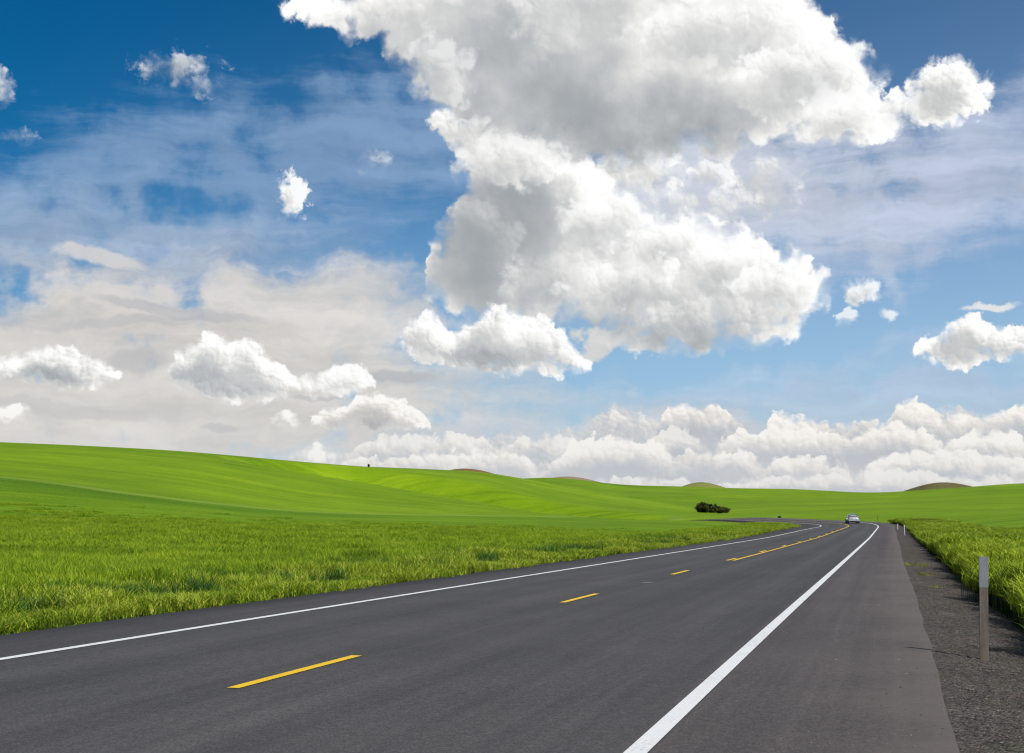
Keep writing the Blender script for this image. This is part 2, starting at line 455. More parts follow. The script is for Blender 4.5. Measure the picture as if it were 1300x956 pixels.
CLOUDS = [
    # low band of far cumulus along the skyline
    dict(top=[(330, 600), (385, 582), (430, 584), (450, 570), (480, 562), (520, 570), (560, 566), (610, 556), (650, 556),
              (700, 552), (750, 535), (790, 520), (815, 530), (840, 536), (870, 525), (900, 518), (925, 528), (955, 555),
              (985, 545), (1010, 540), (1040, 548), (1100, 548), (1150, 544), (1180, 530), (1220, 522), (1260, 525), (1340, 512), (1600, 560)],
         bot=[(330, 660), (900, 660), (1600, 660)], amp=(0.6, 0.5, 0.2, 0.8), off=0.6, cap=1.4, base=0.30, ks=0.25, ke=(0.6, 0.9, 0.8), rim=0.1, ramp=HAZY, soft=0.5, opac=0.92),
    bank(965, 1130, 556, 24), bank(1120, 2100, 558, 38), bank(835, 945, 550, 38), bank(765, 825, 554, 42, opac=0.7),
    bank(440, 640, 582, 22, opac=0.75), bank(640, 900, 578, 22, opac=0.7), bank(890, 1240, 586, 38), bank(1180, 2500, 592, 32),
    bank(420, 700, 602, 30), bank(690, 980, 604, 34), bank(960, 2600, 610, 26),
    bank(700, 1500, 624, 18, amp=(0.5, 0.5, 0.1, 0.3), opac=0.85),
    # hazy puffs right of the great cloud
    dict(ell=(975, 238, 48, 40), soft=0.8, opac=0.75, base=0.45, ks=0.4, amp=(0.15,0.4,0.2,0.8)),
    dict(ell=(905, 222, 36, 20), soft=0.5, opac=0.8, base=0.5, ks=0.4, amp=(0.15,0.4,0.2,0.6)),
    dict(ell=(800, 222, 80, 32), soft=0.5, opac=0.95, base=0.6, ks=0.4, amp=(0.15,0.4,0.2,0.6)),
    dict(ell=(860, 265, 120, 32), soft=1.2, opac=0.75, base=0.55, ks=0.3, amp=(0.15,0.4,0.2,0.9)),
    # lower great cloud with its grey left flank
    dict(big=True, top=[(536, 372), (545, 335), (562, 305), (582, 270), (600, 222), (625, 172), (665, 160), (720, 172), (755, 205),
              (785, 250), (820, 278), (860, 282), (900, 282), (940, 296), (970, 318), (990, 334), (1012, 332), (1030, 346), (1042, 374)],
         bot=[(536, 378), (560, 392), (620, 402), (700, 410), (760, 420), (820, 434), (860, 441), (940, 436), (990, 424), (1020, 410), (1042, 384)],
         tone=[(625, 290, 170, 200, -0.42), (850, 425, 280, 50, -0.30), (840, 330, 240, 90, 0.2)], base=0.48, off=1.0, cap=1.8),
    # bright spur at its shoulder
    dict(top=[(538, 150), (555, 140), (585, 142), (615, 138), (640, 158), (670, 168), (700, 190), (712, 215)],
         bot=[(538, 154), (560, 172), (580, 196), (605, 216), (650, 236), (700, 230), (712, 218)], base=0.55, ks=0.4, amp=(0.15,0.4,0.2,0.5), soft=0.3),
    # upper great cloud
    dict(big=True, top=[(360, 12), (395, -8), (430, -20), (540, -60), (700, -120), (900, -110), (1000, -50), (1030, 0), (1052, 42), (1078, 78),
              (1098, 102), (1118, 124), (1140, 150), (1146, 160)],
         bot=[(360, 14), (400, 34), (440, 46), (470, 44), (492, 66), (520, 92), (545, 122), (580, 152), (620, 172), (660, 188), (710, 200),
              (760, 204), (820, 202), (900, 196), (960, 184), (1000, 176), (1060, 178), (1110, 180), (1138, 172), (1146, 162)],
         tone=[(640, 90, 260, 200, -0.22), (830, 172, 340, 90, -0.40), (880, 40, 180, 80, 0.35), (1020, 80, 150, 130, 0.3)],
         base=0.49),
    dict(ell=(1152, 136, 46, 22), base=0.5, amp=(0.5,0.8,0.2,0.9), soft=0.45),
    dict(ell=(1200, 116, 46, 36), base=0.45, amp=(0.6,0.9,0.2,0.9), soft=0.4, cap=0.8),
    # billows standing out in front of the great clouds
    puff(640, 40, 100, 50, opac=0.25, base=0.30), puff(760, 10, 120, 50, opac=0.5, base=0.42), puff(915, 46, 130, 50, opac=0.85, base=0.45),
    puff(1020, 100, 90, 50, opac=0.9, base=0.45), puff(1080, 146, 60, 28, opac=0.9), puff(560, 92, 50, 40, opac=0.5),
    puff(640, 205, 62, 34, opac=0.6, base=0.35), puff(612, 300, 48, 50, opac=0.25, base=0.05), puff(775, 290, 70, 44, opac=0.75, base=0.42), puff(860, 318, 82, 40, opac=0.9),
    puff(715, 356, 70, 40, opac=0.5, base=0.2), puff(810, 368, 92, 38, opac=0.65, base=0.26), puff(925, 352, 80, 44, opac=0.9), puff(985, 372, 66, 38, opac=0.9),
    puff(895, 404, 90, 24, opac=0.5, base=0.12),
    # lower middle cloud
    dict(top=[(510, 428), (520, 406), (545, 401), (570, 420), (590, 412), (606, 400), (625, 388), (642, 386), (655, 404), (690, 408), (722, 430), (750, 460)],
         bot=[(510, 434), (530, 452), (580, 464), (650, 472), (720, 472), (750, 464)],
         tone=[(600, 462, 120, 30, -0.35), (650, 425, 60, 30, 0.2)], base=0.42, cap=1.0),
    dict(top=[(214, 472), (224, 454), (240, 444), (262, 428), (280, 426), (300, 438), (318, 432), (336, 448), (352, 465), (372, 482),
              (400, 476), (430, 466), (455, 464), (474, 484)],
         bot=[(214, 478), (228, 494), (260, 500), (300, 508), (340, 507), (372, 498), (400, 502), (430, 504), (455, 500), (474, 488)],
         tone=[(250, 485, 60, 34, -0.25), (320, 500, 110, 18, -0.3)], base=0.42, cap=1.1),
    dict(top=[(-60, 455), (0, 454), (25, 455), (45, 443), (65, 437), (90, 442), (110, 451), (130, 460), (146, 477)],
         bot=[(-60, 475), (0, 478), (30, 478), (60, 488), (90, 494), (120, 490), (146, 480)], tone=[(50, 480, 80, 20, -0.35)], base=0.38, cap=1.0),
    dict(top=[(398, 532), (420, 520), (445, 514), (455, 504), (475, 501), (500, 507), (520, 520), (544, 538)],
         bot=[(398, 536), (430, 544), (480, 545), (544, 542)], tone=[(470, 542, 70, 10, -0.4)], base=0.42, ramp=WARM),
    dict(top=[(1164, 442), (1190, 432), (1205, 415), (1225, 403), (1245, 404), (1262, 417), (1290, 419), (1340, 425), (1380, 440)],
         bot=[(1164, 447), (1200, 461), (1225, 464), (1250, 456), (1300, 449), (1340, 447), (1380, 442)], base=0.42, amp=(0.5, 0.8, 0.2, 0.8), soft=0.3),
    dict(ell=(372, 246, 17, 26, 12), base=0.5, amp=(0.15,0.7,0.2,1.1), soft=0.5, opac=0.95),
    dict(ell=(222, 86, 46, 22), base=0.35, amp=(0.2,0.5,0.2,1.5), soft=1.0, opac=0.6),
    dict(ell=(257, 112, 18, 14), base=0.4, amp=(0.1,0.4,0.2,0.8), soft=0.5, opac=0.55),
    dict(ell=(470, 203, 26, 16), base=0.4, amp=(0.1,0.4,0.2,1.2), soft=1.2, opac=0.5),
    dict(ell=(1094, 372, 22, 15), base=0.5, amp=(0.15,0.4,0.2,0.5), soft=0.3, opac=0.85),
    dict(ell=(1076, 403, 12, 8), base=0.5, amp=(0.15,0.4,0.2,0.3), soft=0.2, opac=0.7),
    dict(ell=(1129, 398, 10, 7), base=0.5, amp=(0.15,0.4,0.2,0.3), soft=0.2, opac=0.7),
    dict(ell=(366, 535, 15, 11), base=0.55, amp=(0.15,0.4,0.2,0.2), ramp=WARM),
    dict(ell=(4, 526, 24, 10), base=0.55, amp=(0.15,0.4,0.2,0.2), ramp=WARM),
    dict(ell=(398, 577, 24, 11), base=0.6, amp=(0.15,0.4,0.2,0.2), ramp=WARM),
    dict(ell=(-4, 108, 18, 22), base=0.4, amp=(0.15,0.4,0.2,0.7), soft=0.4, opac=0.7),
    dict(ell=(20, 172, 24, 9), base=0.4, amp=(0.1,0.4,0.2,0.7), soft=0.6, opac=0.4),
]
build_world()


# ------------------------------------------------------------------ helpers
def material(name, base=(0.5, 0.5, 0.5), rough=0.9, metal=0.0, spec=0.3):
    m = bpy.data.materials.new(name)
    m.use_nodes = True
    m.cycles.displacement_method = 'BUMP'
    b = m.node_tree.nodes['Principled BSDF']
    b.inputs['Base Color'].default_value = (*base, 1)
    b.inputs['Roughness'].default_value = rough
    b.inputs['Metallic'].default_value = metal
    b.inputs['Specular IOR Level'].default_value = spec
    return m, Nodes(m.node_tree), b


def bump(N, b, height, strength=0.5, dist=0.02):
    n = N.new('ShaderNodeBump')
    n.inputs['Strength'].default_value = strength
    n.inputs['Distance'].default_value = dist
    N.put(n.inputs['Height'], height)
    N.put(b.inputs['Normal'], n.outputs[0])


def link(o, parent=None):
    scene.collection.objects.link(o)
    if parent is not None:
        o.parent = parent
    return o


def mesh_obj(name, verts, faces, mat=None, parent=None, smooth=False, do_link=True):
    me = bpy.data.meshes.new(name)
    me.from_pydata([tuple(map(float, v)) for v in verts], [], faces)
    if mat: me.materials.append(mat)
    if smooth: me.shade_smooth()
    o = bpy.data.objects.new(name, me)
    return link(o, parent) if do_link else o


def grid_mesh(name, co, mat, attrs=None, parent=None, smooth=True):
    """co: (rows, cols, 3) array"""
    r, c = co.shape[:2]
    me = bpy.data.meshes.new(name)
    idx = np.arange(r * c).reshape(r, c)
    q = np.stack([idx[:-1, :-1], idx[:-1, 1:], idx[1:, 1:], idx[1:, :-1]], -1).reshape(-1, 4)
    me.vertices.add(r * c); me.vertices.foreach_set('co', co.reshape(-1).astype(np.float32))
    me.loops.add(q.size); me.loops.foreach_set('vertex_index', q.reshape(-1).astype(np.int32))
    me.polygons.add(len(q)); me.polygons.foreach_set('loop_start', (np.arange(len(q)) * 4).astype(np.int32))
    me.polygons.foreach_set('loop_total', np.full(len(q), 4, np.int32))
    me.update(calc_edges=True)
    for k, v in (attrs or {}).items():
        a = me.attributes.new(k, 'FLOAT', 'POINT')
        a.data.foreach_set('value', v.reshape(-1).astype(np.float32))
    me.materials.append(mat)
    if smooth: me.shade_smooth()
    o = bpy.data.objects.new(name, me)
    return link(o, parent)


def attr(N, name):
    n = N.new('ShaderNodeAttribute', attribute_name=name)
    return n.outputs['Fac']


def structure(o):
    o['kind'] = 'structure'
    return o


def unproject(px, py, Y):
    """world point at depth Y seen at a point of the photo"""
    r = (433 - py) / FOCAL
    dz = Y * math.tan(PITCH + math.atan(r))
    yc = Y * math.cos(PITCH) + dz * math.sin(PITCH)
    return ((px - 650) / FOCAL * yc, Y, EYE + dz)


# ------------------------------------------------------------------ the course of the road
def centreline():
    P = []
    th = math.radians(14.835)
    x, y, s = -2.071 - 70 * math.sin(th), 14.0 - 70 * math.cos(th), -70.0
    t = 0.0
    while s < 420:
        P.append((x, y, th, s))
        ds = 1.0
        x += math.sin(th) * ds; y += math.cos(th) * ds; s += ds
        if y > 174.98:
            t += ds
            th -= ds / 154.24 * min(1.0, t / 55.68)
    return np.array(P)


CL = centreline()
S_ARR = CL[:, 3]
CURV = np.gradient(-CL[:, 2], S_ARR)


def smooth(a, b, x):
    t = np.clip((np.asarray(x, float) - a) / (b - a), 0, 1)
    return t * t * (3 - 2 * t)


_zs = np.arange(-90, 460, 1.0)
_zz = np.interp(_zs, [-90, 0, 60, 100, 140, 180, 220, 250, 280, 292, 310, 360, 450], [0, 0, -0.259, -0.413, -0.384, -0.386, -0.219, -0.143, 0.263, 0.20, -1.6, -5.5, -6])
_kz = np.hanning(31); _kz /= _kz.sum()
_zz = np.convolve(np.pad(_zz, 15, mode='edge'), _kz, 'valid')


def road_z(s):
    return np.interp(s, _zs, _zz)


def road_point(s, off, lift=0.0):
    """point on the road surface: distance along the centre line and offset to the right of it"""
    s = np.asarray(s, float); off = np.asarray(off, float)
    x = np.interp(s, S_ARR, CL[:, 0]); y = np.interp(s, S_ARR, CL[:, 1]); th = np.interp(s, S_ARR, CL[:, 2])
    bank_ = np.interp(s, S_ARR, CURV) * 5.86
    z = road_z(s) + bank_ * off + lift
    return np.stack([x + off * np.cos(th), y - off * np.sin(th), z], -1)


def nearest_on_road(X, Y):
    """distance along, signed offset"""
    shp = X.shape
    X = X.ravel(); Y = Y.ravel()
    S = np.zeros_like(X); D = np.full_like(X, 999.0)
    near = np.where((Y < 420) & (Y > -80) & (X > -120) & (X < 160))[0]
    for k in range(0, len(near), 20000):
        i = near[k:k + 20000]
        dx = X[i, None] - CL[None, :, 0]; dy = Y[i, None] - CL[None, :, 1]
        d2 = dx * dx + dy * dy
        j = d2.argmin(1)
        th = CL[j, 2]
        ddx = X[i] - CL[j, 0]; ddy = Y[i] - CL[j, 1]
        along = ddx * np.sin(th) + ddy * np.cos(th)
        off = ddx * np.cos(th) - ddy * np.sin(th)
        far = np.abs(along) > 1.5
        off = np.where(far, np.sign(off) * np.sqrt(d2[np.arange(len(i)), j]), off)
        S[i] = CL[j, 3] + np.clip(along, -1, 1); D[i] = off
    return S.reshape(shp), D.reshape(shp)


# ------------------------------------------------------------------ lie of the land
COLS = [-500, 0, 200, 400, 600, 700, 800, 900, 1000, 1100, 1200, 1300, 1800]
ROWS = [70, 100, 140, 180, 220, 260, 320, 380, 450, 550, 700, 900, 1100, 1500, 2500, 9000]
TAB = {  # photo height of the ground seen in each column at each depth
    -500: [684, 660, 625, 582, 570, 560, 548, 545, 547, 560, 575, 590, 600, 615, 630, 645],
    0:    [687, 670, 642, 609, 601, 588, 570, 560.5, 562, 572, 585, 600, 610, 620, 632, 645],
    200:  [688, 674, 653, 631, 621, 607, 584, 571, 569.5, 578, 590, 600, 610, 620, 632, 645],
    400:  [689, 676, 664, 655, 648, 636, 613, 594, 585, 590, 600, 606, 612, 622, 634, 645],
    600:  [690, 677.5, 668.5, 662.5, 658, 651, 635, 617, 603, 599.5, 610, 612, 614, 624, 634, 645],
    700:  [690, 678, 669.5, 665, 661, 656, 648, 636, 625, 615.5, 622, 613, 608, 624, 634, 645],
    800:  [690, 678, 670, 665.5, 662.5, 659.5, 654, 647, 640, 634, 640, 626, 616.5, 626, 636, 645],
    900:  [690, 678, 670, 665.5, 663, 660.5, 657, 654, 651, 647, 639, 628, 618.5, 626, 636, 645],
    1000: [690, 678, 670, 665.5, 663, 660, 654.5, 651, 648, 643.5, 637, 629, 621.5, 628, 636, 645],
    1100: [690, 678, 670, 665.5, 662, 657, 652, 648.5, 645, 641, 636, 630, 626, 631, 638, 645],
    1200: [690, 678, 669.5, 663.5, 658, 654, 649.5, 646, 642, 637, 631, 625, 619.5, 626, 636, 645],
    1300: [690, 677, 667, 659.5, 654, 650, 645.5, 642, 638, 633, 627, 620, 614, 622, 634, 645],
    1800: [688, 672, 660, 652, 646, 642, 637, 633, 629, 624, 618, 610, 603, 612, 630, 645],
}


def hermite(xs, ys, x):
    """monotone-ish cubic interpolation; ys (n, m), returns (len(x), m)"""
    xs = np.asarray(xs, float); ys = np.asarray(ys, float)
    d = np.diff(ys, axis=0) / np.diff(xs)[:, None]
    m = np.zeros_like(ys)
    a, b = d[:-1], d[1:]
    m[1:-1] = np.where(a * b > 0, 2 * a * b / (a + b + 1e-12 * np.sign(a + b) + 1e-20), 0)
    m[0] = d[0]; m[-1] = d[-1]
    x = np.clip(x, xs[0], xs[-1])
    i = np.clip(np.searchsorted(xs, x) - 1, 0, len(xs) - 2)
    h = (xs[i + 1] - xs[i])[:, None]; t = ((x - xs[i])[:, None]) / h
    return ((2 * t**3 - 3 * t**2 + 1) * ys[i] + (t**3 - 2 * t**2 + t) * h * m[i]
            + (-2 * t**3 + 3 * t**2) * ys[i + 1] + (t**3 - t**2) * h * m[i + 1])


def land_table():
    Z = np.zeros((len(ROWS) + 2, len(COLS)))
    for j, c in enumerate(COLS):
        for i, Y in enumerate(ROWS):
            Z[i + 2, j] = unproject(c, TAB[c][i], Y)[2]
    return np.array([0, 40] + ROWS, float), np.array([(c - 650) / FOCAL * math.cos(PITCH) for c in COLS]), Z


LR, LC, LZ = land_table()
_tf = np.linspace(LC[0], LC[-1], 400)
_yf = np.concatenate([np.linspace(0, 1200, 601), np.linspace(1210, 9000, 200)])
_A = hermite(LR, LZ, _yf)                      # rows first
_B = hermite(LC, _A.T, _tf).T                  # then columns
_k = np.hanning(13); _k /= _k.sum()
_B = np.apply_along_axis(lambda v: np.convolve(np.pad(v, 6, mode='edge'), _k, 'valid'), 1, _B)
_k2 = np.hanning(9); _k2 /= _k2.sum()
_B = np.apply_along_axis(lambda v: np.convolve(np.pad(v, 4, mode='edge'), _k2, 'valid'), 0, _B)


def waves(X, Y):
    """gentle roll of the farther fields"""
    w = (np.sin(X / 47 + 0.6 * np.sin(Y / 90)) * np.sin(Y / 61 + X / 210) * 0.9
         + np.sin(X / 23 - Y / 37 + 1.3) * 0.30 + np.sin(X / 120 + Y / 75) * 0.9)
    return w * (0.45 * smooth(240, 450, Y) + 0.55 * smooth(500, 900, Y)) * (1 - smooth(2500, 5000, Y))


def land_z(X, Y, S=None, D=None):
    X = np.asarray(X, float); Y = np.asarray(Y, float)
    shp = X.shape
    yc = np.clip(Y, 0, 9000)
    t = np.where(Y > 1, X / np.maximum(Y, 25.0), X / 25.0)
    ti = (np.clip(t, _tf[0], _tf[-1]) - _tf[0]) / (_tf[1] - _tf[0])
    yi = np.interp(yc, _yf, np.arange(len(_yf)))
    i = np.clip(yi.astype(int), 0, len(_yf) - 2); j = np.clip(ti.astype(int), 0, len(_tf) - 2)
    u = yi - i; v = ti - j
    z = (_B[i, j] * (1 - u) * (1 - v) + _B[i + 1, j] * u * (1 - v) + _B[i, j + 1] * (1 - u) * v + _B[i + 1, j + 1] * u * v)
    z = z + waves(X, Y)
    if S is None:
        S, D = nearest_on_road(X, Y)
    ad = np.abs(D)
    w = smooth(9, 34, ad)
    # the bed of the road: lower on the right, where a shallow ditch runs
    rz = road_point(S, np.clip(D, -6, 6))[..., 2] - 0.13 - 0.26 * smooth(6.4, 8.2, D)
    rz = rz - 0.25 * (1 - smooth(3.5, 5.0, ad))
    z = np.where(ad < 900, rz * (1 - w) + z * w, z)
    return z


# ------------------------------------------------------------------ field material
def green_field_material():
    m, N, b = material("wheat_canopy", rough=0.85, spec=0.08)
    geo = N.new('ShaderNodeNewGeometry')
    P = geo.outputs['Position']
    flat = N.new('ShaderNodeMapping'); flat.inputs['Scale'].default_value = (1, 1, 0); N.put(flat.inputs[0], P)
    Q = flat.outputs[0]
    big = N.noise(Q, 0.012, 4, 0.5, dim='2D')
    mid = N.noise(Q, 0.07, 4, 0.55, dim='2D')
    grain = N.noise(Q, 3.2, 4, 0.7, dim='2D')
    # drill rows and combine passes follow the lie of the slope
    mp = N.new('ShaderNodeMapping'); mp.inputs['Rotation'].default_value = (0, 0, math.radians(62)); mp.inputs['Scale'].default_value = (0.015, 0.55, 1)
    N.put(mp.inputs[0], N.vadd(Q, N.vadd(N.noise(Q, 0.012, 2, 0.5, color=True, dim='2D'), (30, 30, 0), 'MULTIPLY')))
    rows = N.noise(mp.outputs[0], 1.0, 3, 0.6, dim='2D')
    mp2 = N.new('ShaderNodeMapping'); mp2.inputs['Rotation'].default_value = (0, 0, math.radians(62)); mp2.inputs['Scale'].default_value = (0.02, 0.12, 1)
    N.put(mp2.inputs[0], N.vadd(Q, N.vadd(N.noise(Q, 0.012, 2, 0.5, color=True, dim='2D'), (30, 30, 0), 'MULTIPLY')))
    bands = N.noise(mp2.outputs[0], 1.0, 3, 0.55, dim='2D')
    # wheel tracks of the sprayer, a pair every 22 m along the drill rows
    ty = N.sep(mp2.outputs[0])[1]
    fr = N.m('FRACT', N.mul(ty, 1 / 2.64))
    tram = N.step(N.m('ABSOLUTE', N.sub(N.m('ABSOLUTE', N.sub(fr, 0.5)), 0.045)), 0.0, 0.022, 1, 0)
    k = N.mad(N.sub(big, 0.5), 0.5, 0.5)
    k = N.mad(N.mul(tram, N.step(mid, 0.35, 0.6)), -0.16, k)
    k = N.mad(N.sub(mid, 0.5), 0.4, k)
    k = N.mad(N.sub(bands, 0.5), 0.45, k)
    k = N.mad(N.sub(rows, 0.5), 0.65, k)
    k = N.mad(N.sub(grain, 0.5), 1.3, k)
    k = N.mad(N.sub(N.noise(Q, 0.45, 3, 0.6, dim='2D'), 0.5), 0.15, k)
    col = N.ramp(k, [(0.15, FIELD[0]), (0.45, FIELD[1]), (0.62, FIELD[2]), (0.9, FIELD[3])])
    # field parts that differ in tone: darker green below the headland, pale track between them
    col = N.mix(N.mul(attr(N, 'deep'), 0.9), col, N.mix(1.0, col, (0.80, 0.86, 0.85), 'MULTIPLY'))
    col = N.mix(N.mul(attr(N, 'lush'), 1.0), col, N.mix(1.0, col, (0.72, 0.82, 0.9), 'MULTIPLY'))
    col = N.mix(N.mul(attr(N, 'track'), N.mad(mid, 0.5, 0.3)), col, (0.24, 0.32, 0.07))
    col = N.mix(attr(N, 'soil'), col, N.ramp(N.mad(grain, 0.5, N.mul(mid, 0.5)), [(0.3, (0.035, 0.028, 0.017)), (0.7, (0.075, 0.058, 0.035))]))
    N.put(b.inputs['Base Color'], col)
    h = N.mad(N.noise(Q, 4.5, 4, 0.7, dim='2D'), 0.5, N.mul(rows, 0.5))
    bump(N, b, h, 0.6, 0.20)
    return m


FIELD = [(0.088, 0.170, 0.005), (0.145, 0.255, 0.006), (0.190, 0.310, 0.007), (0.265, 0.385, 0.012)]
M_FIELD = green_field_material()


def polyline_distance(X, Y, pts):
    d = np.full(X.shape, 1e9)
    for (x0, y0), (x1, y1) in zip(pts[:-1], pts[1:]):
        L2 = (x1 - x0) ** 2 + (y1 - y0) ** 2
        t = np.clip(((X - x0) * (x1 - x0) + (Y - y0) * (y1 - y0)) / L2, 0, 1)
        d = np.minimum(d, np.hypot(X - x0 - t * (x1 - x0), Y - y0 - t * (y1 - y0)))
    return d


def ground_hit(px, py, lo=12, hi=1500):
    """first point of the land seen at a point of the photo"""
    Ys = np.concatenate([np.arange(lo, 400, 1.0), np.arange(400, hi, 4.0)])
    P = np.array([unproject(px, py, y) for y in Ys])
    g = land_z(P[:, 0], P[:, 1])
    k = np.where(P[:, 2] <= g)[0]
    i = k[0] if len(k) else len(Ys) - 1
    return (P[i, 0], P[i, 1], float(g[i]))


TRACK = [ground_hit(x, y)[:2] for x, y in
         [(-120, 597), (0, 606), (75, 614), (150, 625), (225, 634), (300, 642), (375, 648.5), (450, 652), (560, 654), (700, 656), (860, 658)]]


def build_ground():
    fine = np.radians(np.arange(-27, 27.01, 0.11))
    coarse = np.radians(np.arange(27 + 3, 360 - 27, 3.0))
    ang = np.concatenate([fine, coarse, [2 * math.pi + fine[0]]])
    rad = [0.0, 2.0]
    while rad[-1] < 9500:
        rad.append(rad[-1] * (1.0115 if rad[-1] < 1600 else 1.03) + 0.02)
    rad = np.array(rad)
    R, A = np.meshgrid(rad, ang, indexing='ij')
    X = R * np.sin(A); Y = R * np.cos(A)
    S, D = nearest_on_road(X, Y)
    Z = land_z(X, Y, S, D)
    rng = np.random.default_rng(3)
    d = polyline_distance(X, Y, TRACK)
    ty = np.interp(X, [p[0] for p in sorted(TRACK)], [p[1] for p in sorted(TRACK)])
    below = (Y < ty) & (X < 60)
    track = np.exp(-(d / 2.3) ** 2) * (X < 45) * (Y > 100)
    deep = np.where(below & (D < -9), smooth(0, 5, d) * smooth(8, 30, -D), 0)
    lush = np.where(below & (D < -8), smooth(26, 12, d) * smooth(0, 6, d) * smooth(25, -40, X), 0)
    # dark valley fields behind the left hill
    dark_zone2 = smooth(560, 640, Y) * smooth(1150, 1000, Y) * smooth(150, 60, X) * 0.45
    lush = np.maximum(lush, dark_zone2)
    soil = np.maximum(1 - smooth(7.6, 9.0, np.abs(D)), (1 - smooth(9.2, 10.2, D)) * (D > 0))
    Zt = np.where(np.abs(D) < 30, 0, 1) * 0
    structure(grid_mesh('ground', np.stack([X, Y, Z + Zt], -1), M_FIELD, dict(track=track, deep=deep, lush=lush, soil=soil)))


build_ground()


# far hills that rise behind the fields
def hill(px0, px1, py_top, Y, colour, peak=0.5, py_base=640, seed=1):
    x0, _, zb = unproject(px0, py_base, Y); x1 = unproject(px1, py_base, Y)[0]
    zt = unproject(0.5 * (px0 + px1), py_top, Y)[2]
    n, k = 70, 40
    u = np.linspace(-0.15, 1.15, n); v = np.linspace(-1, 1, k)
    U, V = np.meshgrid(u, v, indexing='xy')
    a = np.where(U < peak, (U - peak) / peak, (U - peak) / (1 - peak))
    f = np.clip(1 - np.abs(a) ** 2.0, -0.6, 1) * np.exp(-2.0 * V * V)
    zbase = unproject(0.5 * (px0 + px1), py_base, Y)[2]
    Z = zbase + (zt - zbase) * f - 12
    rng = np.random.default_rng(seed)
    Z += (np.sin(U * 14 + seed) * np.sin(V * 5 + seed)) * 0.5 + 12 * f
    X = x0 + (x1 - x0) * U; YY = Y + V * (x1 - x0) * 0.6
    m, N, b = material("far_hill", rough=0.9, spec=0.05)
    geo = N.new('ShaderNodeNewGeometry')
    nz = N.noise(geo.outputs['Position'], 0.03, 5, 0.6)
    nf = N.noise(geo.outputs['Position'], 0.3, 3, 0.6)
    c0, c1 = colour
    N.put(b.inputs['Base Color'], N.ramp(N.mad(nf, 0.4, N.mul(nz, 0.6)), [(0.38, c0), (0.62, c1)]))
    bump(N, b, nf, 0.5, 2.0)
    structure(grid_mesh('hill', np.stack([X, YY, Z], -1), m))


hill(500, 692, 595.6, 800, ((0.16, 0.11, 0.035), (0.24, 0.16, 0.07)), 0.45, py_base=603)
hill(650, 806, 605.2, 1500, ((0.26, 0.19, 0.12), (0.33, 0.25, 0.17)), 0.42, py_base=616)
hill(838, 948, 612.6, 1600, ((0.13, 0.19, 0.035), (0.24, 0.22, 0.07)), 0.46, py_base=621)
hill(1118, 1280, 612.8, 1600, ((0.09, 0.095, 0.03), (0.17, 0.14, 0.06)), 0.5, py_base=626)


# ------------------------------------------------------------------ road
def asphalt_material():
    m, N, b = material("asphalt", rough=0.85, spec=0.25)
    off = attr(N, 'off'); s = attr(N, 'run')
    geo = N.new('ShaderNodeNewGeometry')
    P = geo.outputs['Position']
    speck = N.noise(P, 48, 3, 0.75)
    coarse = N.noise(P, 11, 4, 0.7)
    stone = N.voro(P, 70, 0, 0.5, 'F1')
    blotch = N.noise(P, 0.35, 4, 0.6)
    strip = N.noise(N.vec(N.mul(s, 0.02), N.mul(off, 1.3)), 1.0, 4, 0.6, dim='2D')
    streak = N.noise(N.vec(N.mul(s, 0.15), N.mul(off, 6.0)), 1.0, 3, 0.6, dim='2D')
    # wheel paths of both lanes, polished a little paler
    ao = N.m('ABSOLUTE', off)
    w1 = N.step(N.m('ABSOLUTE', N.sub(ao, 0.95)), 0.0, 0.55, 1, 0)
    w2 = N.step(N.m('ABSOLUTE', N.sub(ao, 2.75)), 0.0, 0.55, 1, 0)
    wheel = N.add(w1, w2)
    shoulder = N.step(ao, 3.72, 3.86)
    k = N.mad(N.sub(speck, 0.5), 1.5, 0.5)
    k = N.mad(N.sub(coarse, 0.5), 0.55, k)
    k = N.mad(N.sub(stone, 0.5), 0.25, k)
    k = N.mad(N.sub(blotch, 0.5), 0.30, k)
    k = N.mad(N.sub(strip, 0.5), 0.5, k)
    k = N.mad(N.sub(streak, 0.5), 0.18, k)
    k = N.mad(wheel, 0.11, k)
    col = N.ramp(k, [(0.1, ASPHALT[0]), (0.5, ASPHALT[1]), (0.95, ASPHALT[2])])
    right = N.mul(shoulder, N.step(off, 3, 4))
    left = N.mul(shoulder, N.step(off, -3, -4))
    col = N.mix(right, col, N.mix(1.0, col, (1.22, 1.13, 1.10), 'MULTIPLY'))
    col = N.mix(left, col, N.mix(1.0, col, (0.90, 0.88, 0.90), 'MULTIPLY'))
    seam = N.step(N.m('ABSOLUTE', N.sub(off, N.mad(N.sub(streak, 0.5), 0.05, 4.0))), 0.0, 0.03, 0.5, 0)
    col = N.mix(seam, col, (0.03, 0.03, 0.032))
    # dust and fine gravel carried onto the outer shoulder
    dust = N.mul(N.step(N.add(off, N.mul(N.sub(blotch, 0.5), 2.2)), 5.0, 6.3), 0.85)
    col = N.mix(dust, col, (0.125, 0.108, 0.097))
    N.put(b.inputs['Base Color'], col)
    bump(N, b, N.add(speck, stone), 0.35, 0.006)
    return m


ASPHALT = [(0.037, 0.035, 0.035), (0.075, 0.071, 0.070), (0.145, 0.138, 0.134)]
M_ASPHALT = asphalt_material()
RS = np.concatenate([np.arange(-62, 100, 1.0), np.arange(100, 415, 1.5)])


def strip(name, offs, mat, s=RS, lift=0.0, parent=None, drops=None, jitter=None, attrs=True):
    offs = np.asarray(offs, float)
    S, O = np.meshgrid(s, offs, indexing='ij')
    if jitter is not None:
        O = O + jitter(S, O)
    co = road_point(S, O, lift)
    if drops is not None:
        co[..., 2] += np.asarray(drops)[None, :]
    return grid_mesh(name, co, mat, dict(run=S, off=O), parent)


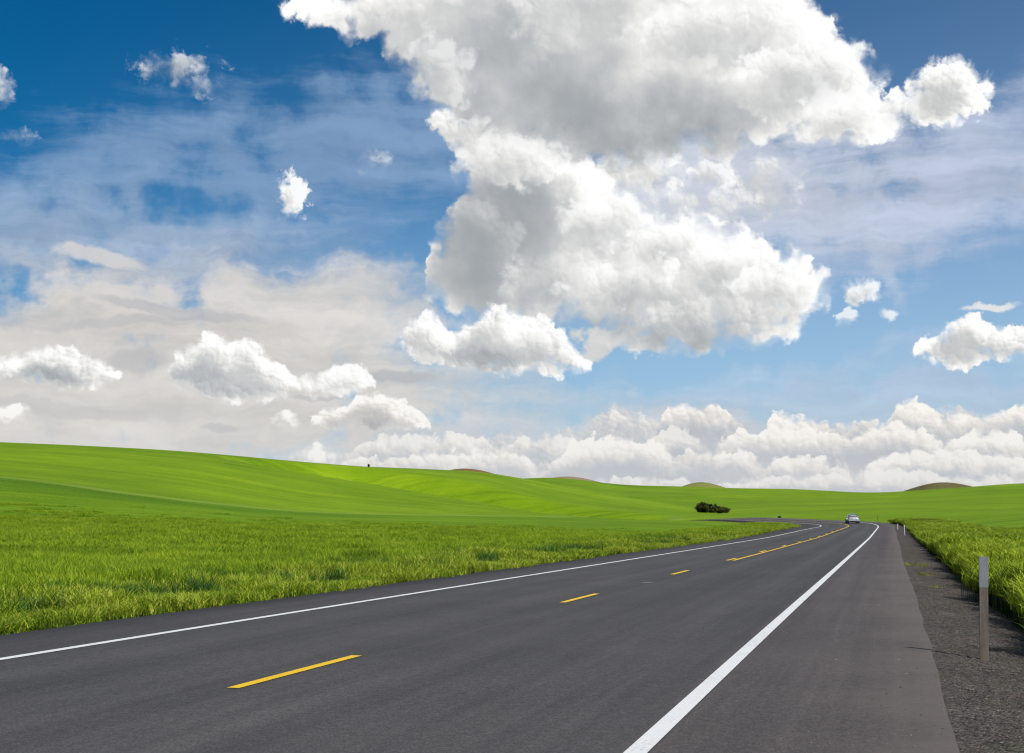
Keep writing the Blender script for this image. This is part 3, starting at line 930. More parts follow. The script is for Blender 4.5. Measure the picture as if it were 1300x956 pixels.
rng = np.random.default_rng(11)
_ej = np.convolve(rng.normal(0, 0.035, 4000), np.hanning(15) / 7, 'same')


def edge_jit(S, O):
    j = np.zeros_like(S)
    n = np.interp(S[:, 0] * 4, np.arange(4000) - 400, _ej)
    j[:, 0] = n; j[:, 1] = n
    j[:, -1] = np.roll(n, 7) + 0.03 * np.sin(S[:, 0] / 9); j[:, -2] = j[:, -1]
    return j


road = structure(strip('road', [-5.60, -5.50, -4.4, -3.65, -1.8, 0, 1.8, 3.95, 4.8, 5.96, 6.08], M_ASPHALT,
                       s=np.concatenate([np.arange(-62, 60, 0.35), np.arange(60, 415, 1.0)]),
                       drops=[-0.16] + [0] * 9 + [-0.12], jitter=edge_jit))


def paint_material(name, col, worn):
    m, N, b = material(name, rough=0.6, spec=0.3)
    geo = N.new('ShaderNodeNewGeometry')
    n = N.noise(geo.outputs['Position'], 30, 5, 0.75)
    l = N.noise(geo.outputs['Position'], 1.2, 3, 0.6)
    c = N.mix(N.step(N.mad(l, 0.3, n), 0.62, 0.95), col, tuple(x * 0.75 for x in col))
    c = N.mix(N.mul(N.step(N.mad(l, 0.25, n), 0.70, 0.80), worn), c, (0.10, 0.10, 0.10))
    N.put(b.inputs['Base Color'], c)
    bump(N, b, n, 0.3, 0.004)
    return m


M_WHITE = paint_material("white_road_paint", (0.80, 0.80, 0.78), 0.7)
M_YELLOW = paint_material("yellow_road_paint", (0.90, 0.56, 0.004), 0.7)
strip('edge_line', [-3.71, -3.57], M_WHITE, lift=0.006, parent=road)
strip('edge_line', [3.86, 4.01], M_WHITE, lift=0.006, parent=road)
# broken centre line, 3 m dashes every 12.2 m; the solid line joins it before the bend
DASH0 = 12.05
for i in range(-5, 32):
    s0 = DASH0 + i * 13.2
    if s0 > 400: break
    strip('centre_dash', [-0.18, -0.06], M_YELLOW, s=np.linspace(s0, s0 + 3.05, 8), lift=0.006, parent=road)
strip('centre_line', [0.04, 0.16], M_YELLOW, s=np.arange(38.4, 412, 1.0), lift=0.006, parent=road)


def gravel_drop(o):
    return 0.012 + 0.07 * smooth(5.95, 7.1, o) + 0.30 * smooth(6.95, 8.2, o) + 0.1 * smooth(8.4, 9.4, o)


# gravel shoulder on the right and a thin one inside the bend
def gravel_material():
    m, N, b = material("gravel", rough=0.95, spec=0.15)
    geo = N.new('ShaderNodeNewGeometry')
    P = geo.outputs['Position']
    v = N.new('ShaderNodeTexVoronoi', feature='F1'); N.put(v.inputs['Vector'], P); v.inputs['Scale'].default_value = 38
    rnd = N.sep(v.outputs['Color'])[0]
    n = N.noise(P, 14, 4, 0.7)
    big = N.noise(P, 0.8, 4, 0.6)
    k = N.mad(N.sub(n, 0.5), 0.5, N.mad(rnd, 0.5, N.mul(big, 0.4)))
    col = N.ramp(k, [(0.12, (0.030, 0.028, 0.026)), (0.42, (0.088, 0.075, 0.066)), (0.68, (0.160, 0.138, 0.120)), (0.95, (0.30, 0.27, 0.24))])
    moss = N.mul(N.step(N.noise(N.vadd(P, (5, 9, 0)), 1.1, 3, 0.6), 0.56, 0.70), 0.4)
    col = N.mix(moss, col, (0.055, 0.075, 0.035))
    N.put(b.inputs['Base Color'], col)
    bump(N, b, N.mad(v.outputs['Distance'], -0.8, n), 0.9, 0.035)
    return m


M_GRAVEL = gravel_material()
gs = np.concatenate([np.arange(-30, 60, 0.12), np.arange(60, 300, 0.8)])
go = np.concatenate([np.linspace(5.85, 7.4, 22), np.linspace(7.5, 9.4, 8)])
S_, O_ = np.meshgrid(gs, go, indexing='ij')
co = road_point(S_, np.clip(O_, -6, 6))
pt = road_point(S_, O_); co[..., :2] = pt[..., :2]
co[..., 2] -= gravel_drop(O_)
co[..., 2] += rng.normal(0, 0.008, S_.shape) * smooth(5.95, 6.15, O_)
structure(grid_mesh('gravel_shoulder', co, M_GRAVEL))
gs = np.arange(70, 240, 0.8); go = np.linspace(-5.5, -8.2, 12)
S_, O_ = np.meshgrid(gs, go[::-1], indexing='ij')
wid = smooth(120, 180, S_) * 0.9 + 0.1
O2 = -5.42 + (O_ + 5.42) * wid
co = road_point(S_, np.clip(O2, -6, 6)); co[..., :2] = road_point(S_, O2)[..., :2]
co[..., 2] += -0.02 - 0.10 * smooth(5.42, 8.2, -O2) - 0.2 * smooth(7.0, 8.2, -O2)
structure(grid_mesh('gravel_verge', co, M_GRAVEL))


# ------------------------------------------------------------------ crops and grass
def leaf_material(name, stops, seed, trans=0.35):
    m = bpy.data.materials.new(name); m.use_nodes = True
    t = m.node_tree; t.nodes.clear(); N = Nodes(t)
    geo = N.new('ShaderNodeNewGeometry')
    P = N.vadd(geo.outputs['Position'], (seed * 13.1, seed * 7.7, 0))
    patch = N.noise(P, 0.16, 3, 0.55)
    clump = N.noise(P, 0.9, 3, 0.6)
    tone = attr(N, 'tone')
    k = N.mad(N.sub(patch, 0.5), 0.9, N.mad(N.sub(clump, 0.5), 1.0, tone))
    col = N.ramp(k, stops)
    d = N.new('ShaderNodeBsdfPrincipled'); N.put(d.inputs['Base Color'], col)
    d.inputs['Roughness'].default_value = 0.6; d.inputs['Specular IOR Level'].default_value = 0.22
    tr = N.new('ShaderNodeBsdfTranslucent'); N.put(tr.inputs['Color'], N.mix(1.0, col, (1.1, 1.1, 0.6), 'MULTIPLY'))
    mx = N.new('ShaderNodeMixShader'); mx.inputs[0].default_value = trans
    t.links.new(d.outputs[0], mx.inputs[1]); t.links.new(tr.outputs[0], mx.inputs[2])
    o = N.new('ShaderNodeOutputMaterial'); t.links.new(mx.outputs[0], o.inputs['Surface'])
    return m


def blades_mesh(name, n, size, h, hvar, width, lean, seed, mat, tone=(0.5, 0.12), clump=0, dead=0.0, z0=0.0, leafy=1.0, zlow=0.4):
    """n curved leaf blades rooted in a square of the given size"""
    r = np.random.default_rng(seed)
    root = r.uniform(-size / 2, size / 2, (n, 2))
    if clump:
        c = r.uniform(-size / 2, size / 2, (clump, 2))
        root = c[r.integers(0, clump, n)] + r.normal(0, size / clump ** 0.5 * 0.22, (n, 2))
    H = h * (1 + hvar * r.uniform(-1, 0.6, n))
    a = r.uniform(0, 2 * math.pi, n)
    dirx, diry = np.cos(a), np.sin(a)
    L = lean * H * r.uniform(0.3, 1.3, n)
    W = width * r.uniform(0.6, 1.2, n)
    stem = r.random(n) >= leafy
    L = np.where(stem, L * 0.25, L); W = np.where(stem, W * 0.55, W)
    fa = a + math.pi / 2 + r.normal(0, 0.5, n)
    wx, wy = np.cos(fa) * W / 2, np.sin(fa) * W / 2
    ts = np.array([0, 0.35, 0.7, 1.0]); ws = np.array([0.7, 1.0, 0.75, 0.0])
    V = []; T = []
    droop = r.uniform(0.0, 0.7, n)
    zr = np.where(stem, 0.0, r.uniform(zlow, 1.0, n) * z0)      # leaves spring from partway up the stems
    for t, w in zip(ts, ws):
        cx = root[:, 0] + dirx * L * t ** 2; cy = root[:, 1] + diry * L * t ** 2
        cz = H * (zr + (1 - zr) * (t - droop * 0.45 * t ** 3))
        if w > 0:
            V.append(np.stack([cx - wx * w, cy - wy * w, cz], -1)); V.append(np.stack([cx + wx * w, cy + wy * w, cz], -1))
        else:
            V.append(np.stack([cx, cy, cz], -1))
    V = np.stack(V, 1)                      # n,7,3
    base = (np.arange(n) * 7)[:, None]
    F = []
    for q in ((0, 1, 3, 2), (2, 3, 5, 4)):
        F.append(base + np.array(q)[None])
    quads = np.concatenate(F).reshape(-1)
    tris = (base + np.array((4, 5, 6))[None]).reshape(-1)
    me = bpy.data.meshes.new(name)
    me.vertices.add(n * 7); me.vertices.foreach_set('co', V.reshape(-1).astype(np.float32))
    me.loops.add(len(quads) + len(tris)); me.loops.foreach_set('vertex_index', np.concatenate([quads, tris]).astype(np.int32))
    nq, nt = len(quads) // 4, len(tris) // 3
    me.polygons.add(nq + nt)
    me.polygons.foreach_set('loop_start', np.concatenate([np.arange(nq) * 4, nq * 4 + np.arange(nt) * 3]).astype(np.int32))
    me.polygons.foreach_set('loop_total', np.concatenate([np.full(nq, 4), np.full(nt, 3)]).astype(np.int32))
    me.update(calc_edges=True)
    tn = r.normal(tone[0], tone[1], n)
    tn = np.where(r.random(n) < dead, 1.3, tn)
    tn = np.where(stem, tn - 0.6, tn)  # stems coloured darker to stand in for shade under the leaves
    at = me.attributes.new('tone', 'FLOAT', 'POINT')
    at.data.foreach_set('value', np.repeat(tn, 7).astype(np.float32))
    me.materials.append(mat); me.shade_smooth()
    return bpy.data.objects.new(name, me)


M_WHEAT = leaf_material("wheat_leaf", [(0.1, (0.042, 0.095, 0.006)), (0.35, (0.145, 0.26, 0.008)), (0.6, (0.25, 0.38, 0.011)), (0.95, (0.40, 0.49, 0.03))], 1, 0.2)
M_VERGE = leaf_material("verge_leaf", [(0.05, (0.06, 0.125, 0.008)), (0.35, (0.19, 0.30, 0.010)), (0.65, (0.34, 0.45, 0.016)), (1.0, (0.55, 0.54, 0.10))], 2, 0.2)
M_TALL = leaf_material("tall_wheat_leaf", [(0.0, (0.02, 0.035, 0.006)), (0.4, (0.15, 0.24, 0.011)), (0.65, (0.30, 0.41, 0.014)), (0.95, (0.48, 0.52, 0.05))], 6, 0.12)
M_WEED = leaf_material("dry_weed", [(0.1, (0.07, 0.09, 0.012)), (0.5, (0.20, 0.22, 0.03)), (0.9, (0.34, 0.31, 0.08))], 7, 0.2)
M_DARK = leaf_material("lush_leaf", [(0.1, (0.028, 0.085, 0.016)), (0.5, (0.055, 0.14, 0.022)), (0.9, (0.12, 0.22, 0.03))], 3)


def tiles(name, specs):
    c = bpy.data.collections.new(name)
    for i, sp in enumerate(specs):
        c.objects.link(blades_mesh(f"{name}_{chr(97 + i)}", **sp))
    return c


WHEAT_TILES = tiles("wheat_tiles", [dict(n=1150, size=1.1, h=0.56, hvar=0.22, width=0.0115, lean=0.42, seed=s, mat=M_WHEAT, tone=(0.56, 0.2), z0=0.6, leafy=0.8) for s in (1, 2, 3)])
TALL_TILES = tiles("tall_wheat_tiles", [dict(n=1150, size=1.1, h=1.02, hvar=0.18, width=0.018, lean=0.36, seed=s, mat=M_TALL, tone=(0.54, 0.2), z0=0.84, leafy=0.80, zlow=0.68) for s in (11, 12, 13)])
VERGE_TILES = tiles("verge_tiles", [dict(n=1250, size=1.1, h=0.42, hvar=0.55, width=0.0115, lean=0.5, seed=s, mat=M_VERGE, tone=(0.52, 0.26), clump=20, dead=0.02, z0=0.7, leafy=0.8) for s in (4, 5, 6)])
LUSH_TILES = tiles("lush_tiles", [dict(n=200, size=0.9, h=0.55, hvar=0.45, width=0.022, lean=0.7, seed=s, mat=M_DARK, tone=(0.5, 0.16), clump=6) for s in (7, 8)])


def scatter(name, coll, pts, rot, scl, seed, label, cat):
    """one ground-cover object: instances of the tiles on its points"""
    me = bpy.data.meshes.new(name)
    me.from_pydata([tuple(p) for p in pts.tolist()], [], [])
    for k, v, ty in (('turn', rot, 'FLOAT'), ('size', scl, 'FLOAT_VECTOR')):
        a = me.attributes.new(k, ty, 'POINT')
        a.data.foreach_set('vector' if ty == 'FLOAT_VECTOR' else 'value', np.asarray(v, np.float32).reshape(-1))
    o = link(bpy.data.objects.new(name, me))
    g = bpy.data.node_groups.new(name, 'GeometryNodeTree')
    g.interface.new_socket('Geometry', in_out='INPUT', socket_type='NodeSocketGeometry')
    g.interface.new_socket('Geometry', in_out='OUTPUT', socket_type='NodeSocketGeometry')
    n = g.nodes
    i = n.new('NodeGroupInput'); out = n.new('NodeGroupOutput')
    ci = n.new('GeometryNodeCollectionInfo'); ci.inputs['Collection'].default_value = coll
    ci.inputs['Separate Children'].default_value = True; ci.inputs['Reset Children'].default_value = True
    ip = n.new('GeometryNodeInstanceOnPoints'); ip.inputs['Pick Instance'].default_value = True
    ri = n.new('FunctionNodeRandomValue'); ri.data_type = 'INT'
    ri.inputs[4].default_value = 0; ri.inputs[5].default_value = len(coll.objects) - 1
    ri.inputs['Seed'].default_value = seed
    at = n.new('GeometryNodeInputNamedAttribute'); at.data_type = 'FLOAT'; at.inputs['Name'].default_value = 'turn'
    cx = n.new('ShaderNodeCombineXYZ')
    sz = n.new('GeometryNodeInputNamedAttribute'); sz.data_type = 'FLOAT_VECTOR'; sz.inputs['Name'].default_value = 'size'
    L = g.links.new
    L(i.outputs[0], ip.inputs['Points']); L(ci.outputs[0], ip.inputs['Instance'])
    L(ri.outputs[2], ip.inputs['Instance Index'])
    L(at.outputs[0], cx.inputs[2]); L(cx.outputs[0], ip.inputs['Rotation'])
    L(sz.outputs[0], ip.inputs['Scale']); L(ip.outputs[0], out.inputs[0])
    md = o.modifiers.new(name, 'NODES'); md.node_group = g
    o['kind'] = 'stuff'; o['label'] = label; o['category'] = cat
    return o


def cells(cell, r0, r1, seed, a0=-24.0, a1=24.0):
    """jittered points of a square grid between two distances from the lay-by"""
    r = np.random.default_rng(seed)
    xs = np.arange(-r1, r1, cell); ys = np.arange(0, r1, cell)
    X, Y = np.meshgrid(xs, ys)
    X = X + r.uniform(-0.5, 0.5, X.shape) * cell; Y = Y + r.uniform(-0.5, 0.5, Y.shape) * cell
    d = np.hypot(X, Y); a = np.degrees(np.arctan2(X + np.sign(X) * -2.0, Y))
    k = (d >= r0) & (d < r1) & (a > a0) & (a < a1)
    return X[k], Y[k], r


def field_noise(X, Y, f, s):
    return (np.sin(X * f + s + 1.7 * np.sin(Y * f * 0.7 + s)) + np.sin(Y * f * 1.3 - s * 2 + 1.3 * np.sin(X * f * 0.9))) * 0.25 + 0.5


def build_crops():
    W = [[], [], []]; Vg = [[], [], []]; Lu = [[], [], []]; WR = [[], [], []]
    for cell, r0, r1, sc, a0, a1 in ((0.72, 5, 48, 1.0, -62, 78), (1.05, 48, 115, 1.4, -36, 42), (1.7, 115, 235, 2.1, -26, 32)):
        X, Y, r = cells(cell, r0, r1, int(cell * 100), a0, a1)
        S, D = nearest_on_road(X, Y)
        d = np.hypot(X, Y)
        far_keep = r.random(X.shape) > smooth(110, 165, d) * (np.abs(D) > 14)
        Z = land_z(X, Y, S, D)
        n = field_noise(X, Y, 0.35, 1.0)
        edge = 9.3 + 1.6 * (n - 0.5)
        rot = r.uniform(0, 6.283, X.shape)
        taper = 1.0
        sink = 0.46 * smooth(70, 150, d) * smooth(11, 16, np.abs(D))
        hs = taper * r.uniform(0.82, 1.12, X.shape) * (0.85 + 0.3 * field_noise(X, Y, 0.9, 4.0))
        size = np.stack([np.full(X.shape, sc), np.full(X.shape, sc), hs], -1)
        P = np.stack([X, Y, Z - 0.02 - sink], -1)
        inner = 5.9 + 0.35 * (sc - 1) + 0.15 * (n - 0.5)
        inner = np.where(S > 95, inner + 1.3 * smooth(110, 170, S), inner)
        left = D < 0
        verge = left & (-D > inner) & (-D < edge)
        lushm = left & (-D > inner + 0.9) & (-D < 12) & (field_noise(X, Y, 0.8, 7.0) > 0.54) & (r.random(X.shape) < 0.85) & (d < 120)
        wheat = left & (-D >= edge) & far_keep & ((polyline_distance(X, Y, TRACK) > 3.2) | (Y < 100))
        right = (~left) & (D > 7.95 + 0.35 * (sc - 1) + 0.35 * (n - 0.5)) & far_keep
        size_v = size * np.where(-D < inner + 1.0, 0.7, 1.0)[:, None] ** np.array([0, 0, 1])
        for A, k, sz in ((W, wheat, size), (Vg, verge & ~lushm, size_v), (Lu, lushm, size * np.array([0.9, 0.9, 1.0])), (WR, right, size * np.array([1, 1, 1.0]))):
            A[0].append(P[k]); A[1].append(rot[k]); A[2].append(sz[k])
    # the outer drill row stands thick along the gravel
    r = np.random.default_rng(19)
    s = np.concatenate([np.arange(-14, 60, 0.32), np.arange(60, 210, 0.7)]); s = s + r.uniform(-0.15, 0.15, len(s))
    o = 8.0 + 0.22 * np.sin(s * 0.9) * np.sin(s * 0.23 + 1) + r.normal(0, 0.12, len(s))
    pt = road_point(s, o); z = land_z(pt[:, 0], pt[:, 1])
    hs = r.uniform(0.72, 1.05, len(s)) * (0.93 + 0.13 * np.sin(s * 1.7) * np.sin(s * 0.43))
    s = np.concatenate([s, s]); o = np.concatenate([o, o + 0.45])
    pt = road_point(s, o); z = land_z(pt[:, 0], pt[:, 1]); hs = np.concatenate([hs, hs * 1.03])
    WR[0].append(np.stack([pt[:, 0], pt[:, 1], z - 0.02], -1)); WR[1].append(r.uniform(0, 6.28, len(s)))
    WR[2].append(np.stack([np.full(len(s), 0.8), np.full(len(s), 0.8), hs], -1))
    cat = np.concatenate
    for A, nm, coll, seed, lab, c in (
            (W, 'wheat', WHEAT_TILES, 1, 'young green wheat filling the field left of the road', 'wheat'),
            (WR, 'wheat', TALL_TILES, 2, 'taller green wheat edge beyond the gravel right of the road', 'wheat'),
            (Vg, 'verge_grass', VERGE_TILES, 3, 'bright yellow-green grass verge along the left road edge', 'grass'),
            (Lu, 'weeds', LUSH_TILES, 4, 'darker broad-leaved clumps scattered through the left verge', 'weeds')):
        scatter(nm, coll, cat(A[0]), cat(A[1]), cat(A[2]), seed, lab, c)
        print(nm, len(cat(A[0])))
    # low volunteer grass at the foot of the right-hand wheat
    r = np.random.default_rng(9)
    s = r.uniform(8, 230, 900); o = 7.7 + np.abs(r.normal(0, 0.2, 900))
    pt = road_point(s, o); S, D = s, o
    z = land_z(pt[:, 0], pt[:, 1])
    P = np.stack([pt[:, 0], pt[:, 1], z - 0.02], -1)
    scatter('edge_grass', VERGE_TILES, P, r.uniform(0, 6.28, 900), np.stack([np.full(900, 0.35)] * 2 + [r.uniform(0.12, 0.28, 900)], -1), 5,
            'short grass where the gravel meets the wheat on the right', 'grass')


build_crops()


def build_pebbles():
    c = bpy.data.collections.new("pebble_kinds")
    m, N, b = material("pebble", rough=0.9, spec=0.2)
    oi = N.new('ShaderNodeObjectInfo')
    geo = N.new('ShaderNodeNewGeometry')
    wn = N.new('ShaderNodeTexWhiteNoise'); N.put(wn.inputs['Vector'], N.vadd(geo.outputs['Position'], (0, 0, 0)))
    rnd = oi.outputs['Random']
    N.put(b.inputs['Base Color'], N.ramp(rnd, [(0.0, (0.04, 0.037, 0.035)), (0.5, (0.10, 0.088, 0.08)), (0.85, (0.18, 0.155, 0.13)), (1.0, (0.34, 0.31, 0.27))]))
    for i in range(3):
        bm = bmesh.new(); bmesh.ops.create_icosphere(bm, subdivisions=1, radius=0.5)
        rr = random.Random(i)
        for v in bm.verts:
            v.co *= rr.uniform(0.7, 1.15); v.co.z *= 0.6
        me = bpy.data.meshes.new("pebble_kind"); bm.to_mesh(me); bm.free(); me.materials.append(m)
        c.objects.link(bpy.data.objects.new("pebble_kind", me))
    r = np.random.default_rng(21)
    n = 32000
    s = -12 + 60 * r.random(n) ** 1.5; o = 5.85 + 2.4 * r.beta(2.0, 1.4, n)
    o = np.where(r.random(n) < 0.03, r.uniform(4.8, 5.95, n), o)
    pt = road_point(s, np.clip(o, -6, 6)); p2 = road_point(s, o); pt[:, :2] = p2[:, :2]
    pt[:, 2] -= np.where(o > 5.95, gravel_drop(o), 0.0)
    sz = 0.008 + 0.020 * r.random(n) ** 3
    scatter('loose_gravel', c, pt, r.uniform(0, 6.28, n), np.stack([sz, sz * r.uniform(0.7, 1.3, n), sz], -1), 6,
            'loose crushed stones on the gravel shoulder right of the road', 'gravel')


build_pebbles()


# ------------------------------------------------------------------ things
def tag(o, label, cat, group=None):
    o['label'] = label; o['category'] = cat
    if group: o['group'] = group
    return o


def empty(name, loc, rz=0.0):
    o = bpy.data.objects.new(name, None)
    o.empty_display_size = 0.2
    o.location = loc; o.rotation_euler = (0, 0, rz)
    return link(o)


def bm_box(bm, c, s, taper=1.0, bev=0.0):
    r = bmesh.ops.create_cube(bm, size=1.0)
    for v in r['verts']:
        k = taper if v.co.z > 0 else 1.0
        v.co = Vector((v.co.x * s[0] * k + c[0], v.co.y * s[1] * k + c[1], v.co.z * s[2] + c[2]))
    if bev > 0:
        ed = list({e for v in r['verts'] for e in v.link_edges})
        bmesh.ops.bevel(bm, geom=ed, offset=bev, segments=2, affect='EDGES')


def from_bm(name, bm, mat, parent=None, smooth=False):
    me = bpy.data.meshes.new(name); bm.to_mesh(me); bm.free()
    me.materials.append(mat)
    if smooth: me.shade_smooth()
    return link(bpy.data.objects.new(name, me), parent)


# marker posts
def post_material(name, c0, c1, rough=0.7, streaky=True):
    m, N, b = material(name, rough=rough, spec=0.25)
    tc = N.new('ShaderNodeTexCoord')
    mp = N.new('ShaderNodeMapping'); mp.inputs['Scale'].default_value = (30, 30, 3.0); N.put(mp.inputs[0], tc.outputs['Object'])
    n = N.noise(mp.outputs[0], 1.0, 5, 0.65)
    n2 = N.noise(tc.outputs['Object'], 9, 4, 0.6)
    N.put(b.inputs['Base Color'], N.ramp(N.mad(n, 0.6, N.mul(n2, 0.4)), [(0.32, c0), (0.66, c1)]))
    bump(N, b, n, 0.4, 0.004)
    return m


M_POST_LOW = post_material("weathered_post", (0.07, 0.057, 0.046), (0.18, 0.155, 0.125))
M_POST_TOP = post_material("faded_post_top", (0.15, 0.16, 0.18), (0.24, 0.25, 0.275))
M_POST_WHITE = post_material("white_plastic", (0.36, 0.38, 0.38), (0.55, 0.57, 0.57))
M_POST_DARK = post_material("dark_steel", (0.03, 0.03, 0.025), (0.07, 0.07, 0.05))
M_REFLECT = post_material("reflector", (0.5, 0.52, 0.54), (0.62, 0.64, 0.66), rough=0.25)


def channel_section(w, d, t, n=8):
    """outline of a shallow curved plastic post, seen from above"""
    out = []
    for i in range(n + 1):
        u = -1 + 2 * i / n
        out.append((u * w / 2, d * (1 - u * u)))
    inner = [(x * (1 - 2 * t / w), y - t) for x, y in reversed(out)]
    return out + inner


def extrude_section(name, sec, z0, z1, mat, parent, levels=6, shear=(0, 0), rough_top=0.0, scale=1.0):
    bm = bmesh.new(); rings = []
    for k in range(levels + 1):
        z = z0 + (z1 - z0) * k / levels
        rings.append([bm.verts.new((x * scale + shear[0] * z, y * scale + shear[1] * z, z)) for x, y in sec])
    n = len(sec)
    for a, b_ in zip(rings[:-1], rings[1:]):
        for i in range(n):
            bm.faces.new((a[i], a[(i + 1) % n], b_[(i + 1) % n], b_[i]))
    bm.faces.new(list(reversed(rings[0]))); bm.faces.new(rings[-1])
    bmesh.ops.recalc_face_normals(bm, faces=bm.faces)
    return from_bm(name, bm, mat, parent)


def base_on_gravel(px, py):
    x, y, z = unproject(px, py, 1.0)
    # walk out along the ray to the shoulder
    best = None
    for Y in np.arange(9, 260, 0.05):
        P = unproject(px, py, Y)
        S, D = nearest_on_road(np.array([P[0]]), np.array([P[1]]))
        s, d = float(S[0]), float(D[0])
        g = float(road_point(s, min(d, 6.0))[2]) - (float(gravel_drop(d)) if d > 5.95 else 0)
        if P[2] <= g:
            return (P[0], P[1], g), s, d
    return (P[0], P[1], g), s, d


p0, s_, d_ = base_on_gravel(1249.5, 838)
post = empty('marker_post', p0, math.radians(-14))
tag(post, 'nearest marker post, weathered brown-grey with pale upper part, standing in the gravel', 'marker post', 'marker posts along the right shoulder')
near_sec = [(-0.043, -0.012), (0.043, -0.012), (0.047, -0.006), (0.047, 0.010), (0.030, 0.017), (-0.030, 0.017), (-0.047, 0.010), (-0.047, -0.006)]
extrude_section('post', near_sec, -0.25, 1.12, M_POST_LOW, post, shear=(0.030, 0.0))
top = extrude_section('faded_top', near_sec, 0.79, 1.125, M_POST_TOP, post, shear=(0.030, 0.0), scale=1.06)
top['label'] = 'pale grey upper part'
print('post', p0, s_, d_)

for (px, py, hgt, dark, lab) in (
        (1148.5, 680.0, 0.92, False, 'taller of the two thin white marker posts standing in the gravel before the bend'),
        (1139.8, 672.0, 0.62, False, 'shorter, farther white marker post just left of the taller white one'),
        (1114.6, 664.3, 1.15, True, 'thin dark marker post beyond the bend, just right of the silver car')):
    p, s_, d_ = base_on_gravel(px, py)
    print('post', px, p, s_, d_)
    o = empty('marker_post', p, -0.3)
    tag(o, lab, 'marker post', 'marker posts along the right shoulder')
    sec = channel_section(0.10 if not dark else 0.06, 0.022, 0.008)
    extrude_section('post', sec, -0.3, hgt, M_POST_DARK if dark else M_POST_WHITE, o, shear=(0.01, 0))
    extrude_section('reflector', [(-0.036, -0.006), (0.036, -0.006), (0.036, 0.0), (-0.036, 0.0)], hgt - 0.20, hgt - 0.06, M_POST_DARK if dark else M_REFLECT, o, levels=1)


# a pale stick lying on the gravel
def stick(px, py, length, rz, mat, label):
    p, s_, d_ = base_on_gravel(px, py)
    bm = bmesh.new(); rr = random.Random(4); rings = []
    for i in range(9):
        u = i / 8; r_ = 0.018 * (1 - 0.5 * abs(u - 0.4)) * rr.uniform(0.8, 1.1)
        c = Vector(((u - 0.5) * length, 0.03 * math.sin(u * 5), 0.022 + 0.006 * math.sin(u * 9)))
        rings.append([bm.verts.new(c + Vector((0, r_ * math.cos(a), r_ * math.sin(a)))) for a in np.linspace(0, 2 * math.pi, 7)[:-1]])
    for a, b_ in zip(rings[:-1], rings[1:]):
        for k in range(6): bm.faces.new((a[k], a[(k + 1) % 6], b_[(k + 1) % 6], b_[k]))
    bm.faces.new(rings[0]); bm.faces.new(list(reversed(rings[-1])))
    bmesh.ops.recalc_face_normals(bm, faces=bm.faces)
    o = from_bm('stick', bm, mat); o.location = p; o.rotation_euler = (0, 0, rz)
    tag(o, label, 'stick')


m_stick, _, _ = material("bleached_wood", (0.42, 0.38, 0.32), 0.9)
stick(1173, 698.5, 0.42, -0.2, m_stick, 'small pale stick lying on the gravel shoulder')

# weeds growing in the gravel
for i, (px, py, h, n, w, lab) in enumerate((
        (1167, 719, 0.15, 210, 1.0, 'yellow-green weed patch in the gravel, the largest one, nearer the asphalt'),
        (1178, 731, 0.10, 170, 0.4, 'small yellow-green weed tuft in the gravel just below the largest patch'),
        (1190, 746, 0.07, 90, 0.35, 'sparse low weed tuft in the gravel between the weed patches and the marker post'))):
    p, s_, d_ = base_on_gravel(px, py)
    o = blades_mesh('weed_tuft', n, w, h, 0.6, 0.012, 0.9, 60 + i, M_WEED, tone=(0.62, 0.2), clump=(16, 6, 4)[i])
    link(o); o.location = (p[0], p[1], p[2] - 0.01)
    tag(o, lab, 'weed', 'weeds in the gravel shoulder')


# ------------------------------------------------------------------ shrubs and trees
def crown_material(name, c0, c1, c2):
    m = leaf_material(name, [(0.15, c0), (0.5, c1), (0.9, c2)], 5, 0.25)
    return m


M_BARK, Nb, bb = material("bark", (0.07, 0.055, 0.04), 0.95)
M_SHRUB = crown_material("shrub_leaves", (0.010, 0.020, 0.005), (0.022, 0.042, 0.008), (0.13, 0.12, 0.02))
M_SHRUB2 = crown_material("olive_shrub_leaves", (0.03, 0.04, 0.008), (0.07, 0.08, 0.015), (0.17, 0.14, 0.03))


